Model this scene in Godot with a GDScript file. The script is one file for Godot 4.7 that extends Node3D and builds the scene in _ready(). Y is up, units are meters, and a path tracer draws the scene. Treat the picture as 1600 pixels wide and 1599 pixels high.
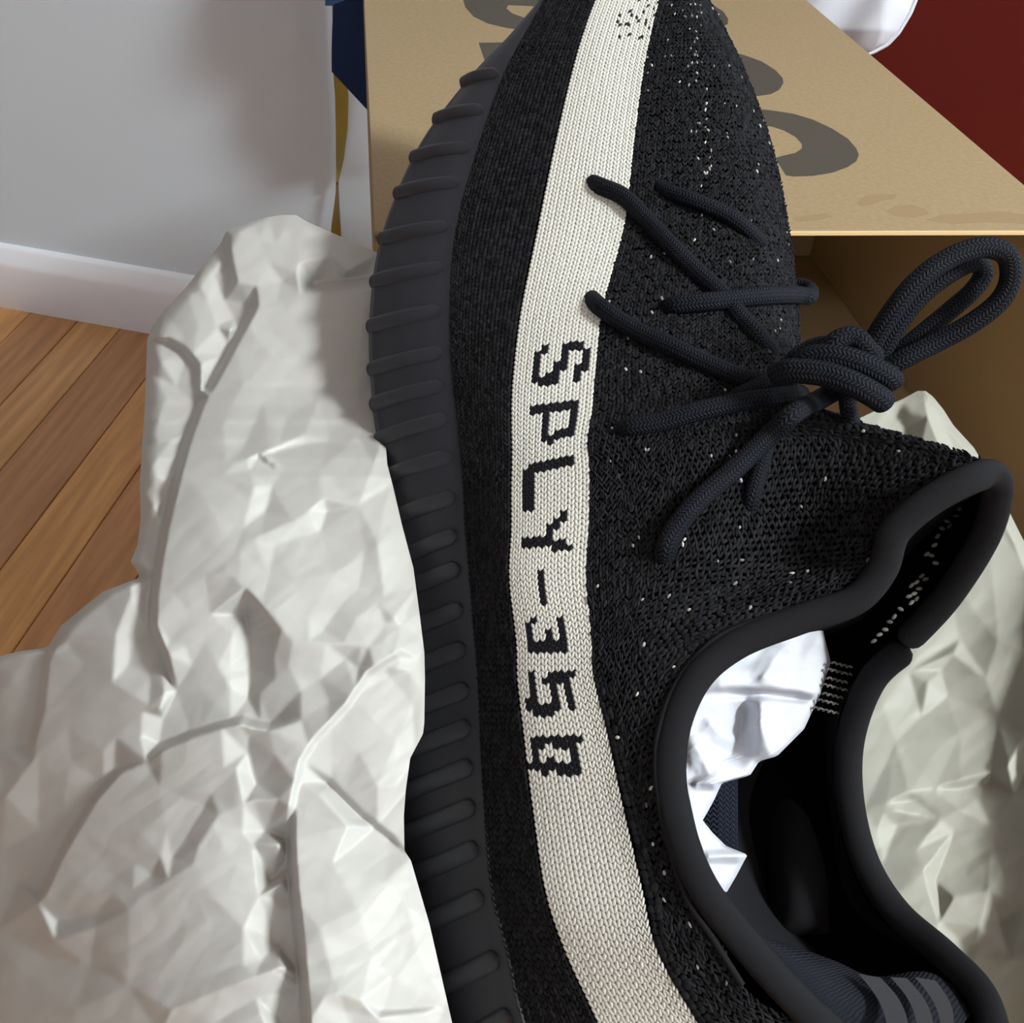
extends Node3D
# A black knitted sneaker with a pale lettered stripe, lying in an open kraft shoe box among wrapping paper.
# World axes follow the box: x to its right, y up, z out of its open front. Units are metres.

const F := 1600.0                       # focal length in the units of the traced outlines
const EYE := Vector3(0.0, 0.78, 0.0)
var cam := Basis(Vector3(0.9910344, 0.05666464, 0.12099563), Vector3(0.03708277, 0.75337001, -0.65655045), Vector3(-0.12835767, 0.65515093, 0.74451431))
var rng := RandomNumberGenerator.new()
var M := {}
var names := {}

# ------------------------------------------------------------------ helpers
func at(px: float, py: float, d: float) -> Vector3:          # the point at distance d that is seen in direction (px, py)
	return EYE + cam * Vector3((px - 800.0) / F * d, -(py - 799.5) / F * d, -d)

func at3(p: Vector3) -> Vector3:
	return at(p.x, p.y, p.z)

func on_plane(px: float, py: float, y: float) -> Vector3:    # where that direction meets the level y
	var r := cam * Vector3((px - 800.0) / F, -(py - 799.5) / F, -1.0)
	return EYE + r * ((y - EYE.y) / r.y)

func off(p: Vector3, m: Vector3) -> Vector3:                 # a traced point moved by m metres (right, up, away)
	var c := Vector3((p.x - 800.0) / F * p.z, -(p.y - 799.5) / F * p.z, p.z) + m
	return Vector3(800.0 + c.x / c.z * F, 799.5 - c.y / c.z * F, c.z)

func numbered(n: String) -> String:
	if not names.has(n):
		names[n] = 0
		return n
	names[n] += 1
	return "%s_%03d" % [n, names[n]]

func thing(called: String, label: String, category: String, pos := Vector3.ZERO, group := "") -> Node3D:
	var o := Node3D.new()
	o.name = numbered(called)
	add_child(o)
	o.position = pos
	tag(o, label, category, group)
	return o

func tag(o: Node3D, label: String, category: String, group := "") -> void:
	o.set_meta("label", label)
	o.set_meta("category", category)
	if group != "":
		o.set_meta("group", group)

func part(called: String, mesh: Mesh, m: Material, parent: Node3D, label := "") -> MeshInstance3D:
	var o := MeshInstance3D.new()
	o.name = called
	o.mesh = mesh
	o.material_override = m
	o.cast_shadow = GeometryInstance3D.SHADOW_CASTING_SETTING_DOUBLE_SIDED
	parent.add_child(o, true)
	if parent != self:                                       # shapes are built in world coordinates
		var w := Vector3.ZERO
		var q: Node = parent
		while q != self:
			w += (q as Node3D).position
			q = q.get_parent()
		o.position = -w
	if label != "":
		o.set_meta("label", label)
	return o

func struct(called: String, mesh: Mesh, m: Material) -> MeshInstance3D:
	var o := part(called, mesh, m, self)
	o.set_meta("kind", "structure")
	return o

func cr(a: Vector3, b: Vector3, c: Vector3, d: Vector3, t: float) -> Vector3:
	return 0.5 * ((2.0 * b) + (c - a) * t + (2.0 * a - 5.0 * b + 4.0 * c - d) * t * t + (3.0 * b - a - 3.0 * c + d) * t * t * t)

func along(p: PackedVector3Array, t: float) -> Vector3:      # smooth curve through points, t from 0 to size - 1
	var n := p.size()
	var i := clampi(int(floor(t)), 0, n - 2)
	return cr(p[maxi(i - 1, 0)], p[i], p[i + 1], p[mini(i + 2, n - 1)], t - i)

func surf(rows: Array, v: float, u: float) -> Vector3:       # smooth surface through a net of points
	var n := rows.size()
	var i := clampi(int(floor(v)), 0, n - 2)
	return cr(along(rows[maxi(i - 1, 0)], u), along(rows[i], u), along(rows[i + 1], u), along(rows[mini(i + 2, n - 1)], u), v - i)

func smooth_line(p: PackedVector3Array, steps: int) -> PackedVector3Array:
	var out := PackedVector3Array()
	var n := (p.size() - 1) * steps
	for k in n + 1:
		out.append(along(p, float(k) / steps))
	return out

func sheet(rows: Array, toward := Vector3.INF, uv_scale := Vector2(1, 1)) -> ArrayMesh:   # rows of world points to one smooth mesh
	var h := rows.size()
	var w: int = rows[0].size()
	var pos := PackedVector3Array()
	var nor := PackedVector3Array()
	var uvs := PackedVector2Array()
	var idx := PackedInt32Array()
	for r in rows:
		pos.append_array(r)
	nor.resize(pos.size())
	uvs.resize(pos.size())
	var facing := 0.0
	var look := EYE if toward == Vector3.INF else toward
	for j in h - 1:
		for i in w - 1:
			var k := j * w + i
			var n1 := (pos[k + 1] - pos[k]).cross(pos[k + w] - pos[k])
			var n2 := (pos[k + w + 1] - pos[k + 1]).cross(pos[k + w] - pos[k + 1])
			facing += n1.dot(look - pos[k]) + n2.dot(look - pos[k])
			nor[k] += n1
			nor[k + 1] += n1 + n2
			nor[k + w] += n1 + n2
			nor[k + w + 1] += n2
	for j in h:
		for i in w:
			var k := j * w + i
			if nor[k].length_squared() < 1e-24:
				var e := 1
				while e < w and nor[k].length_squared() < 1e-24:
					nor[k] = nor[j * w + mini(i + e, w - 1)] + nor[j * w + maxi(i - e, 0)]
					e += 1
			nor[k] = nor[k].normalized()
			uvs[k] = Vector2(float(i) / (w - 1), float(j) / (h - 1)) * uv_scale
	var flip := facing < 0.0
	if flip:
		for k in nor.size():
			nor[k] = -nor[k]
	for j in h - 1:
		for i in w - 1:
			var a := j * w + i
			var b := a + 1
			var c := a + w
			var d := c + 1
			if pos[a].is_equal_approx(pos[b]) and pos[c].is_equal_approx(pos[d]):
				continue
			if flip:
				idx.append_array([a, b, c, b, d, c])
			else:
				idx.append_array([a, c, b, b, c, d])
	var arr := []
	arr.resize(Mesh.ARRAY_MAX)
	arr[Mesh.ARRAY_VERTEX] = pos
	arr[Mesh.ARRAY_NORMAL] = nor
	arr[Mesh.ARRAY_TEX_UV] = uvs
	arr[Mesh.ARRAY_INDEX] = idx
	var m := ArrayMesh.new()
	m.add_surface_from_arrays(Mesh.PRIMITIVE_TRIANGLES, arr)
	return m

func net(rows: Array, sv: int, su: int, uv_scale := Vector2(1, 1), toward := Vector3.INF) -> ArrayMesh:   # traced net to a smooth world mesh
	var out := []
	var nv: int = (rows.size() - 1) * sv
	var nu: int = (rows[0].size() - 1) * su
	for j in nv + 1:
		var line := PackedVector3Array()
		for i in nu + 1:
			line.append(at3(surf(rows, float(j) / sv, float(i) / su)))
		out.append(line)
	return sheet(out, toward, uv_scale)

# a cord: rx across, ry deep (towards the eye); ends rounded when cap is set
func cord(p: PackedVector3Array, rx: float, ry: float, sides := 12, cap := 0.0, uv_len := 0.004, around := 6.0) -> ArrayMesh:
	var n := p.size()
	var pos := PackedVector3Array()
	var nor := PackedVector3Array()
	var uvs := PackedVector2Array()
	var idx := PackedInt32Array()
	var total := 0.0
	for k in n - 1:
		total += p[k].distance_to(p[k + 1])
	var s := 0.0
	for k in n:
		if k > 0:
			s += p[k].distance_to(p[k - 1])
		var t := (p[mini(k + 1, n - 1)] - p[maxi(k - 1, 0)]).normalized()
		var f := (EYE - p[k]).normalized()
		f = (f - t * f.dot(t)).normalized()
		var b := t.cross(f)
		var q := 1.0
		if cap > 0.0:
			var e := minf(s, total - s) / cap
			q = sqrt(clampf(1.0 - pow(1.0 - minf(e, 1.0), 2.0), 0.004, 1.0))
		for i in sides + 1:
			var a := TAU * i / sides
			pos.append(p[k] + (b * cos(a) * rx + f * sin(a) * ry) * q)
			nor.append((b * cos(a) / rx + f * sin(a) / ry).normalized())
			uvs.append(Vector2(around * i / sides, s / uv_len))
	var w := sides + 1
	for k in n - 1:
		for i in sides:
			var a := k * w + i
			idx.append_array([a, a + 1, a + w, a + 1, a + w + 1, a + w])
	var arr := []
	arr.resize(Mesh.ARRAY_MAX)
	arr[Mesh.ARRAY_VERTEX] = pos
	arr[Mesh.ARRAY_NORMAL] = nor
	arr[Mesh.ARRAY_TEX_UV] = uvs
	arr[Mesh.ARRAY_INDEX] = idx
	var m := ArrayMesh.new()
	m.add_surface_from_arrays(Mesh.PRIMITIVE_TRIANGLES, arr)
	return m

# a box with chamfered edges, in the frame t
func box(lo: Vector3, hi: Vector3, bevel := 0.0005, t := Transform3D()) -> ArrayMesh:
	var st := SurfaceTool.new()
	st.begin(Mesh.PRIMITIVE_TRIANGLES)
	st.set_smooth_group(-1)
	var c := (lo + hi) / 2.0
	var e := (hi - lo) / 2.0
	var b := minf(bevel, minf(e.x, minf(e.y, e.z)) * 0.6)
	var quads := []
	for ax in 3:
		var u := (ax + 1) % 3
		var v := (ax + 2) % 3
		for sg in [-1.0, 1.0]:
			var q := []
			for k in [[-1, -1], [1, -1], [1, 1], [-1, 1]]:
				var p := Vector3()
				p[ax] = sg * e[ax]
				p[u] = k[0] * (e[u] - b)
				p[v] = k[1] * (e[v] - b)
				q.append(p)
			quads.append(q)
		for s1 in [-1.0, 1.0]:
			for s2 in [-1.0, 1.0]:
				var q := []
				for k in [[0, -1], [0, 1], [1, 1], [1, -1]]:
					var p := Vector3()
					p[ax] = k[1] * (e[ax] - b)
					p[u] = s1 * (e[u] - (b if k[0] == 1 else 0.0))
					p[v] = s2 * (e[v] - (b if k[0] == 0 else 0.0))
					q.append(p)
				quads.append(q)
	var tris := []
	for q in quads:
		tris.append([q[0], q[1], q[2]])
		tris.append([q[0], q[2], q[3]])
	for sx in [-1.0, 1.0]:
		for sy in [-1.0, 1.0]:
			for sz in [-1.0, 1.0]:
				var s := Vector3(sx, sy, sz)
				tris.append([s * (e - Vector3(0, b, b)), s * (e - Vector3(b, 0, b)), s * (e - Vector3(b, b, 0))])
	for q in tris:
		var a: Vector3 = q[0]
		var bb: Vector3 = q[1]
		var d: Vector3 = q[2]
		var n := (d - a).cross(bb - a)
		if n.dot(a + bb + d) < 0.0:
			var x := bb
			bb = d
			d = x
		n = t.basis * ((d - a).cross(bb - a).normalized())
		for p in [a, bb, d]:
			st.set_normal(n)
			st.set_uv(Vector2(p.x + c.x, p.z + c.z))
			st.add_vertex(t * (p + c))
	return st.commit()

# a flat print: a polygon on a level, given thickness th
func plate(outline: PackedVector2Array, y: float, th: float) -> ArrayMesh:
	var st := SurfaceTool.new()
	st.begin(Mesh.PRIMITIVE_TRIANGLES)
	var tri := Geometry2D.triangulate_polygon(outline)
	for k in range(0, tri.size(), 3):
		var a := outline[tri[k]]
		var b := outline[tri[k + 1]]
		var c := outline[tri[k + 2]]
		if (b - a).cross(c - a) < 0.0:
			var x := b
			b = c
			c = x
		for p in [a, b, c]:
			st.set_normal(Vector3.UP)
			st.add_vertex(Vector3(p.x, y + th, p.y))
	var n := outline.size()
	var turn := 0.0
	for k in n:
		turn += outline[k].cross(outline[(k + 1) % n])
	for k in n:
		var a := Vector3(outline[k].x, y, outline[k].y)
		var b := Vector3(outline[(k + 1) % n].x, y, outline[(k + 1) % n].y)
		if turn > 0.0:
			var x := a
			a = b
			b = x
		var up := Vector3(0, th, 0)
		var nn := Vector3.UP.cross(a - b).normalized()
		for p in [a, b + up, b, a, a + up, b + up]:
			st.set_normal(nn)
			st.add_vertex(p)
	return st.commit()

func mat(c: Color, rough := 0.8, spec := 0.5) -> StandardMaterial3D:
	var m := StandardMaterial3D.new()
	m.albedo_color = c
	m.roughness = rough
	m.metallic_specular = spec
	m.cull_mode = BaseMaterial3D.CULL_DISABLED
	return m

func noise_tex(freq: float, lo: Color, hi: Color, size := 512, octaves := 4, sd := 1, normal := 0.0) -> NoiseTexture2D:
	var n := FastNoiseLite.new()
	n.noise_type = FastNoiseLite.TYPE_SIMPLEX_SMOOTH
	n.frequency = freq
	n.fractal_octaves = octaves
	n.seed = sd
	var t := NoiseTexture2D.new()
	t.width = size
	t.height = size
	t.seamless = true
	t.noise = n
	if normal > 0.0:
		t.as_normal_map = true
		t.bump_strength = normal
	else:
		var g := Gradient.new()
		g.set_color(0, lo)
		g.set_color(1, hi)
		t.color_ramp = g
	return t

func hash2(i: int, j: int, s: int) -> float:
	var h := (i * 374761393 + j * 668265263 + s * 974634777) & 0x7fffffff
	h = ((h ^ (h >> 13)) * 1274126177) & 0x7fffffff
	h = h ^ (h >> 16)
	return float(h & 0xffff) / 65535.0

func facet(x: float, y: float, cell: float, s: int) -> float:     # a crumple of flat triangles, -1 to 1
	var wx := x + 0.45 * cell * sin(y / cell * 0.9 + s) + 0.2 * cell * sin(y / cell * 2.3 + 2.0 * s)
	var wy := y + 0.45 * cell * sin(x / cell * 0.8 + 1.7 * s)
	var gx := wx / cell + wy / cell * 0.35
	var gy := wy / cell - wx / cell * 0.2
	var i := int(floor(gx))
	var j := int(floor(gy))
	var fx := gx - i
	var fy := gy - j
	var a := hash2(i, j, s)
	var b := hash2(i + 1, j, s)
	var c := hash2(i, j + 1, s)
	var d := hash2(i + 1, j + 1, s)
	var v := 0.0
	if fx + fy < 1.0:
		v = a + (b - a) * fx + (c - a) * fy
	else:
		v = d + (c - d) * (1.0 - fx) + (b - d) * (1.0 - fy)
	return v * 2.0 - 1.0

func lerp_table(tab: Array, y: float) -> float:                  # piecewise linear look-up, rows [y, value]
	if y <= tab[0][0]:
		return tab[0][1]
	for k in tab.size() - 1:
		if y <= tab[k + 1][0]:
			var t: float = (y - tab[k][0]) / maxf(tab[k + 1][0] - tab[k][0], 0.001)
			return lerpf(tab[k][1], tab[k + 1][1], t)
	return tab[tab.size() - 1][1]

# a crumple through traced fold points (x, y, height in mm), flat triangles between them, on a regular grid
func folded(list: Array, x0: float, x1: float, nx: int, y0: float, y1: float, ny: int) -> PackedFloat32Array:
	var pts := PackedVector2Array()
	var hs := PackedFloat32Array()
	for k in range(0, list.size(), 3):
		pts.append(Vector2(list[k], list[k + 1]))
		hs.append(list[k + 2])
	var out := PackedFloat32Array()
	out.resize((nx + 1) * (ny + 1))
	var tri := Geometry2D.triangulate_delaunay(pts)
	var sx := nx / (x1 - x0)
	var sy := ny / (y1 - y0)
	for k in range(0, tri.size(), 3):
		var a := pts[tri[k]]
		var b := pts[tri[k + 1]]
		var c := pts[tri[k + 2]]
		var area := (b - a).cross(c - a)
		if absf(area) < 1e-6:
			continue
		var lo := Vector2(minf(a.x, minf(b.x, c.x)), minf(a.y, minf(b.y, c.y)))
		var hi := Vector2(maxf(a.x, maxf(b.x, c.x)), maxf(a.y, maxf(b.y, c.y)))
		for j in range(maxi(0, int((lo.y - y0) * sy)), mini(ny, int((hi.y - y0) * sy) + 1) + 1):
			for i in range(maxi(0, int((lo.x - x0) * sx)), mini(nx, int((hi.x - x0) * sx) + 1) + 1):
				var p := Vector2(x0 + i / sx, y0 + j / sy)
				var u := (c - b).cross(p - b) / area
				var v := (a - c).cross(p - c) / area
				var w := 1.0 - u - v
				if u > -0.001 and v > -0.001 and w > -0.001:
					out[j * (nx + 1) + i] = hs[tri[k]] * u + hs[tri[k + 1]] * v + hs[tri[k + 2]] * w
	return out

func with_lines(list: Array, lines: Array) -> Array:          # dense pairs of points along long folds; loose points next to them go
	var out := []
	var segs := []
	for l in lines:
		for k in range(3, l.size() - 2, 2):
			segs.append([Vector2(l[k], l[k + 1]), Vector2(l[k + 2], l[k + 3]), l[2]])
	for k in range(0, list.size(), 3):
		var p := Vector2(list[k], list[k + 1])
		var ok := true
		for sg in segs:
			if p.distance_to(Geometry2D.get_closest_point_to_segment(p, sg[0], sg[1])) < 15.0:
				ok = false
		if ok:
			out.append_array([list[k], list[k + 1], list[k + 2]])
	for l in lines:
		for k in range(3, l.size() - 2, 2):
			var a := Vector2(l[k], l[k + 1])
			var b := Vector2(l[k + 2], l[k + 3])
			var n := maxi(1, int(a.distance_to(b) / 13.0))
			var side := (b - a).normalized().orthogonal()
			for i in n:
				var p := a.lerp(b, float(i) / n)
				if l[2] > 0:
					var q: Vector2 = p + side * l[2]
					out.append_array([q.x, q.y, l[0]])
					q = p - side * l[2]
					out.append_array([q.x, q.y, l[1]])
				else:
					out.append_array([p.x, p.y, l[0]])
	return out

func soften(h: PackedFloat32Array, w: int, n: int, times: int) -> void:
	for t in times:
		var c := h.duplicate()
		for j in range(1, n - 1):
			for i in range(1, w - 1):
				var k := j * w + i
				h[k] = (c[k] * 2.0 + c[k - 1] + c[k + 1] + c[k - w] + c[k + w]) / 6.0

# creases: [height in mm, width to the left of the line's direction, width to the right, x, y, x, y ...]
func crease_field(creases: Array, x: float, y: float) -> float:
	var sum := 0.0
	for c in creases:
		var bb: Rect2 = c.bb
		if not bb.has_point(Vector2(x, y)):
			continue
		var best := 1e9
		var side := 1.0
		var pos := 0.0
		var pts: PackedVector2Array = c.pts
		var n := pts.size()
		var p := Vector2(x, y)
		for k in n - 1:
			var a := pts[k]
			var d := pts[k + 1] - a
			var t := clampf((p - a).dot(d) / d.length_squared(), 0.0, 1.0)
			var e := p - a - d * t
			var l := e.length()
			if l < best:
				best = l
				side = d.cross(p - a)
				pos = (k + t) / (n - 1)
		var w: float = c.wr if side > 0.0 else c.wl
		if best < w:
			var q := 1.0 - best / w
			var endfade := minf(1.0, minf(pos, 1.0 - pos) * 5.0 + 0.12)
			sum += c.h * endfade * ((0.7 * q + 0.3 * q * q) * smoothstep(0.0, 0.55, q) if c.sharp else q * q * (3.0 - 2.0 * q))
	return sum

func make_creases(list: Array) -> Array:
	var out := []
	for l in list:
		var pts := PackedVector2Array()
		for k in range(3, l.size(), 2):
			pts.append(Vector2(l[k], l[k + 1]))
		var bb := Rect2(pts[0], Vector2.ZERO)
		for p in pts:
			bb = bb.expand(p)
		# the line runs in picture axes (y down): positive cross product lies to its right-hand side when looking along it
		for k in [1, 2]:
			if absf(l[k]) >= 18:
				l[k] = l[k] * 1.6
		out.append({"h": l[0], "wl": float(absf(l[1])), "wr": float(absf(l[2])), "sharp": l[1] > 0, "pts": pts, "bb": bb.grow(maxf(absf(l[1]), absf(l[2])))})
	return out

# ------------------------------------------------------------------ the scene
func _ready() -> void:
	rng.seed = 20240611
	stations()
	view_and_light()
	materials()
	room()
	shoe_box()
	furniture()
	tissue_beside()
	tissue_in_tray()
	sneaker()

func view_and_light() -> void:
	var c := Camera3D.new()
	c.name = "camera"
	c.transform = Transform3D(cam.orthonormalized(), EYE)
	c.fov = rad_to_deg(2.0 * atan(799.5 / F))
	c.near = 0.02
	c.far = 30.0
	add_child(c)
	var e := Environment.new()
	e.background_mode = Environment.BG_COLOR
	e.background_color = Color(0.55, 0.6, 0.7)
	e.background_energy_multiplier = 0.3
	e.tonemap_mode = Environment.TONE_MAPPER_LINEAR
	e.tonemap_exposure = 1.0
	e.sdfgi_enabled = true
	e.ssao_enabled = true
	e.ssil_enabled = true
	var w := WorldEnvironment.new()
	w.name = "world_environment"
	w.environment = e
	add_child(w)
	ceiling_lamp(Vector3(1.75, 2.33, 0.80), 14.6, "square white ceiling lamp to the right of the box")
	ceiling_lamp(Vector3(0.0, 2.33, 1.95), 1.1, "added unseen fill lamp under the ceiling in the front part of the room")  # added lamp, out of view, to brighten the inside of the drawer

func ceiling_lamp(lp: Vector3, energy: float, label: String) -> void:   # a glowing panel and an area light just below it
	var o := thing("ceiling_lamp", label, "lamp", lp)
	part("housing", box(lp + Vector3(-0.27, 0.006, -0.27), lp + Vector3(0.27, 0.05, 0.27), 0.004), mat(Color(0.85, 0.85, 0.85)), o)
	var g := mat(Color(1, 1, 1))
	g.emission_enabled = true
	g.emission = Color(0.98, 1.0, 0.99)
	g.emission_energy_multiplier = 1.5
	part("lamp_panel", box(lp + Vector3(-0.25, -0.004, -0.25), lp + Vector3(0.25, 0.006, 0.25), 0.002), g, o)
	var a := AreaLight3D.new()
	a.name = "lamp_light"
	a.area_size = Vector2(0.5, 0.5)
	a.light_energy = energy
	a.light_color = Color(0.97, 1.0, 1.0)
	a.shadow_enabled = true
	a.area_range = 8.0
	o.add_child(a)
	a.position = Vector3(0, -0.012, 0)
	a.rotation = Vector3(-PI / 2, 0, 0)

func materials() -> void:
	M.wall = mat(Color(0.80, 0.835, 0.872), 0.75, 0.3)
	M.trim = mat(Color(0.93, 0.94, 0.97), 0.5, 0.4)
	M.ceiling = mat(Color(0.88, 0.88, 0.88), 0.9, 0.2)
	M.kraft = mat(Color(1, 1, 1), 0.75, 0.3)
	M.kraft.albedo_texture = noise_tex(0.05, Color(0.555, 0.48, 0.365), Color(0.605, 0.525, 0.405), 512, 5, 3)
	M.kraft.uv1_triplanar = true
	M.kraft.uv1_world_triplanar = true
	M.kraft.uv1_scale = Vector3(9, 9, 9)
	M.kraft_inner = mat(Color(0.74, 0.64, 0.49), 0.8, 0.3)
	M.kraft_cut = mat(Color(0.86, 0.74, 0.55), 0.8, 0.2)
	M.print = mat(Color(0.29, 0.27, 0.24), 0.6, 0.3)
	M.stain = mat(Color(0.555, 0.472, 0.358), 0.8, 0.2)
	M.paper = mat(Color(0.705, 0.70, 0.685), 0.5, 0.4)
	M.paper.backlight_enabled = true
	M.paper.backlight = Color(0.10, 0.095, 0.085)
	M.white_paper = mat(Color(0.73, 0.735, 0.765), 0.6, 0.3)
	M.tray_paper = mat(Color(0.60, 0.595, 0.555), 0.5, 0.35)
	M.red = mat(Color(0.33, 0.095, 0.07), 0.6, 0.2)
	M.navy = mat(Color(0.095, 0.135, 0.235), 0.9, 0.2)
	M.gold = mat(Color(0.52, 0.43, 0.09), 0.35, 0.6)
	M.cloth = mat(Color(0.84, 0.85, 0.89), 0.9, 0.2)
	M.rubber = mat(Color(0.158, 0.160, 0.185), 0.48, 0.4)
	M.rib = mat(Color(0.165, 0.168, 0.193), 0.44, 0.45)
	M.under_black = mat(Color(0.04, 0.04, 0.045), 0.95, 0.05)
	M.under_stripe = mat(Color(0.45, 0.445, 0.42), 0.95, 0.1)
	M.yarn = mat(Color(1, 1, 1), 0.75, 0.15)
	M.yarn.vertex_color_use_as_albedo = true
	M.lining = mat(Color(0.125, 0.125, 0.135), 0.95, 0.1)
	M.binding = mat(Color(0.10, 0.10, 0.112), 0.8, 0.25)
	M.binding.normal_enabled = true
	M.binding.normal_texture = noise_tex(0.09, Color.BLACK, Color.WHITE, 256, 3, 5, 3.0)
	M.binding.uv1_scale = Vector3(1.5, 0.35, 1)
	M.heel_cloth = mat(Color(0.12, 0.125, 0.148), 0.95, 0.15)
	var ribs := Image.create(64, 64, false, Image.FORMAT_RGBA8)
	for y in 64:
		for x in 64:
			var k := 0.5 + 0.5 * sin(TAU * (y / 16.0 + 0.6 * sin(TAU * x / 64.0) * 0.2)) * (0.75 + 0.25 * sin(TAU * x / 8.0))
			ribs.set_pixel(x, y, Color(k, k, k))
	ribs.bump_map_to_normal_map(4.0)
	M.heel_cloth.normal_enabled = true
	M.heel_cloth.normal_texture = ImageTexture.create_from_image(ribs)
	M.heel_cloth.uv1_scale = Vector3(5, 12, 1)
	M.heel_print = mat(Color(0.22, 0.22, 0.235), 0.6, 0.3)
	M.mesh_cloth = mat(Color(0.09, 0.10, 0.13), 0.9, 0.2)
	M.lace = lace_material()
	M.wood = []
	for k in 4:
		var m := mat(Color(1, 1, 1), 0.42, 0.45)
		var c: Color = [Color(0.81, 0.57, 0.355), Color(0.88, 0.645, 0.40), Color(0.78, 0.55, 0.355), Color(0.89, 0.64, 0.375)][k]
		m.albedo_texture = noise_tex(0.012, c.darkened(0.17), c.lightened(0.08), 512, 5, 11 + k)
		m.uv1_scale = Vector3(9.0, 0.7, 1)
		M.wood.append(m)

func lace_material() -> StandardMaterial3D:
	var s := 64
	var hgt := Image.create(s, s, false, Image.FORMAT_RGBA8)
	var col := Image.create(s, s, false, Image.FORMAT_RGBA8)
	for y in s:
		for x in s:
			var u := float(x) / s * 2.0
			var half := int(u) % 2
			var f := fposmod(u, 1.0)
			var v := float(y) / s * 2.0 + (f if half == 0 else 1.0 - f) * 0.8
			var k := 0.5 - 0.5 * cos(TAU * v)
			k *= pow(sin(PI * f), 0.5)
			hgt.set_pixel(x, y, Color(k, k, k))
			var b := lerpf(0.035, 0.16, k)
			col.set_pixel(x, y, Color(b * 0.9, b * 1.0, b * 1.32))
	hgt.bump_map_to_normal_map(6.0)
	var m := mat(Color(1, 1, 1), 0.7, 0.25)
	m.albedo_texture = ImageTexture.create_from_image(col)
	m.normal_enabled = true
	m.normal_texture = ImageTexture.create_from_image(hgt)
	m.normal_scale = 1.0
	return m

# ------------------------------------------------------------------ setting
const WALL_YAW := -0.3487       # the wall stands 20 degrees off the box
var room_t := Transform3D(Basis(Vector3.UP, WALL_YAW), Vector3(-0.3062, 0.0, -1.3079))   # x along the wall, z into the room

func room() -> void:
	var t := room_t
	struct("wall_back", box(Vector3(-2.2, 0, -0.1), Vector3(3.4, 2.4, 0), 0.001, t), M.wall)
	struct("wall_left", box(Vector3(-2.3, 0, -0.1), Vector3(-2.2, 2.4, 4.3), 0.001, t), M.wall)
	struct("wall_right", box(Vector3(3.4, 0, -0.1), Vector3(3.5, 2.4, 4.3), 0.001, t), M.wall)
	struct("wall_front", box(Vector3(-2.3, 0, 4.3), Vector3(3.5, 2.4, 4.4), 0.001, t), M.wall)
	struct("ceiling", box(Vector3(-2.3, 2.4, -0.1), Vector3(3.5, 2.5, 4.4), 0.001, t), M.ceiling)
	var fl := struct("floor", box(Vector3(-2.3, -0.1, -0.1), Vector3(3.5, -0.012, 4.4), 0.001, t), M.wood[0])
	# floor boards run across the room, each a board of its own with a narrow open joint
	var dir := Vector3(cos(deg_to_rad(-74.7)), 0, sin(deg_to_rad(-74.7)))
	var side := Vector3(dir.z, 0, -dir.x)                     # offset p.x * dir.z - p.z * dir.x
	var seams := [0.532, 0.6006, 0.684, 0.749]
	for k in 10:
		seams.append(seams[seams.size() - 1] + 0.073)
	for k in 34:
		seams.push_front(seams[0] - 0.073)
	for k in seams.size() - 1:
		var bt := Transform3D(Basis(side, Vector3.UP, dir), Vector3.ZERO)
		var b := part("floor_board", plank(seams[k] + 0.0006, seams[k + 1] - 0.0006, 0.75, 1.6, bt, k), M.wood[(k * 7 + 1) % 4], fl)
		b.position = Vector3.ZERO
	# skirting: a flat board with a rounded top, and the quarter bead at the wall
	var prof := [[0.0, 0.0], [0.017, 0.0], [0.017, 0.066], [0.0155, 0.074], [0.011, 0.080], [0.009, 0.090], [0.004, 0.094], [0.0, 0.095]]
	var rows := []
	for q in prof:
		var line := PackedVector3Array()
		for k in 41:
			line.append(t * Vector3(-2.2 + 5.6 * k / 40.0, q[1], q[0]))
		rows.append(line)
	struct("baseboard_back", sheet(rows), M.trim)

func plank(lo: float, hi: float, z0: float, z1: float, t: Transform3D, k: int) -> ArrayMesh:
	var m := box(Vector3(lo, -0.012, -1.2), Vector3(hi, 0.0, 1.4), 0.0012, t)
	var arr := m.surface_get_arrays(0)
	var uvs := PackedVector2Array()
	for p in arr[Mesh.ARRAY_VERTEX]:
		var q: Vector3 = t.affine_inverse() * p
		uvs.append(Vector2(q.x + k * 0.37, q.z + k * 1.13))
	arr[Mesh.ARRAY_TEX_UV] = uvs
	var out := ArrayMesh.new()
	out.add_surface_from_arrays(Mesh.PRIMITIVE_TRIANGLES, arr)
	return out

# ------------------------------------------------------------------ shoe box: sleeve and drawer
const D0 := 0.475
const BOX_H := 0.158
var top_y := 0.0
var front_z := 0.0
var left_x := 0.0
var right_x := 0.0

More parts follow.
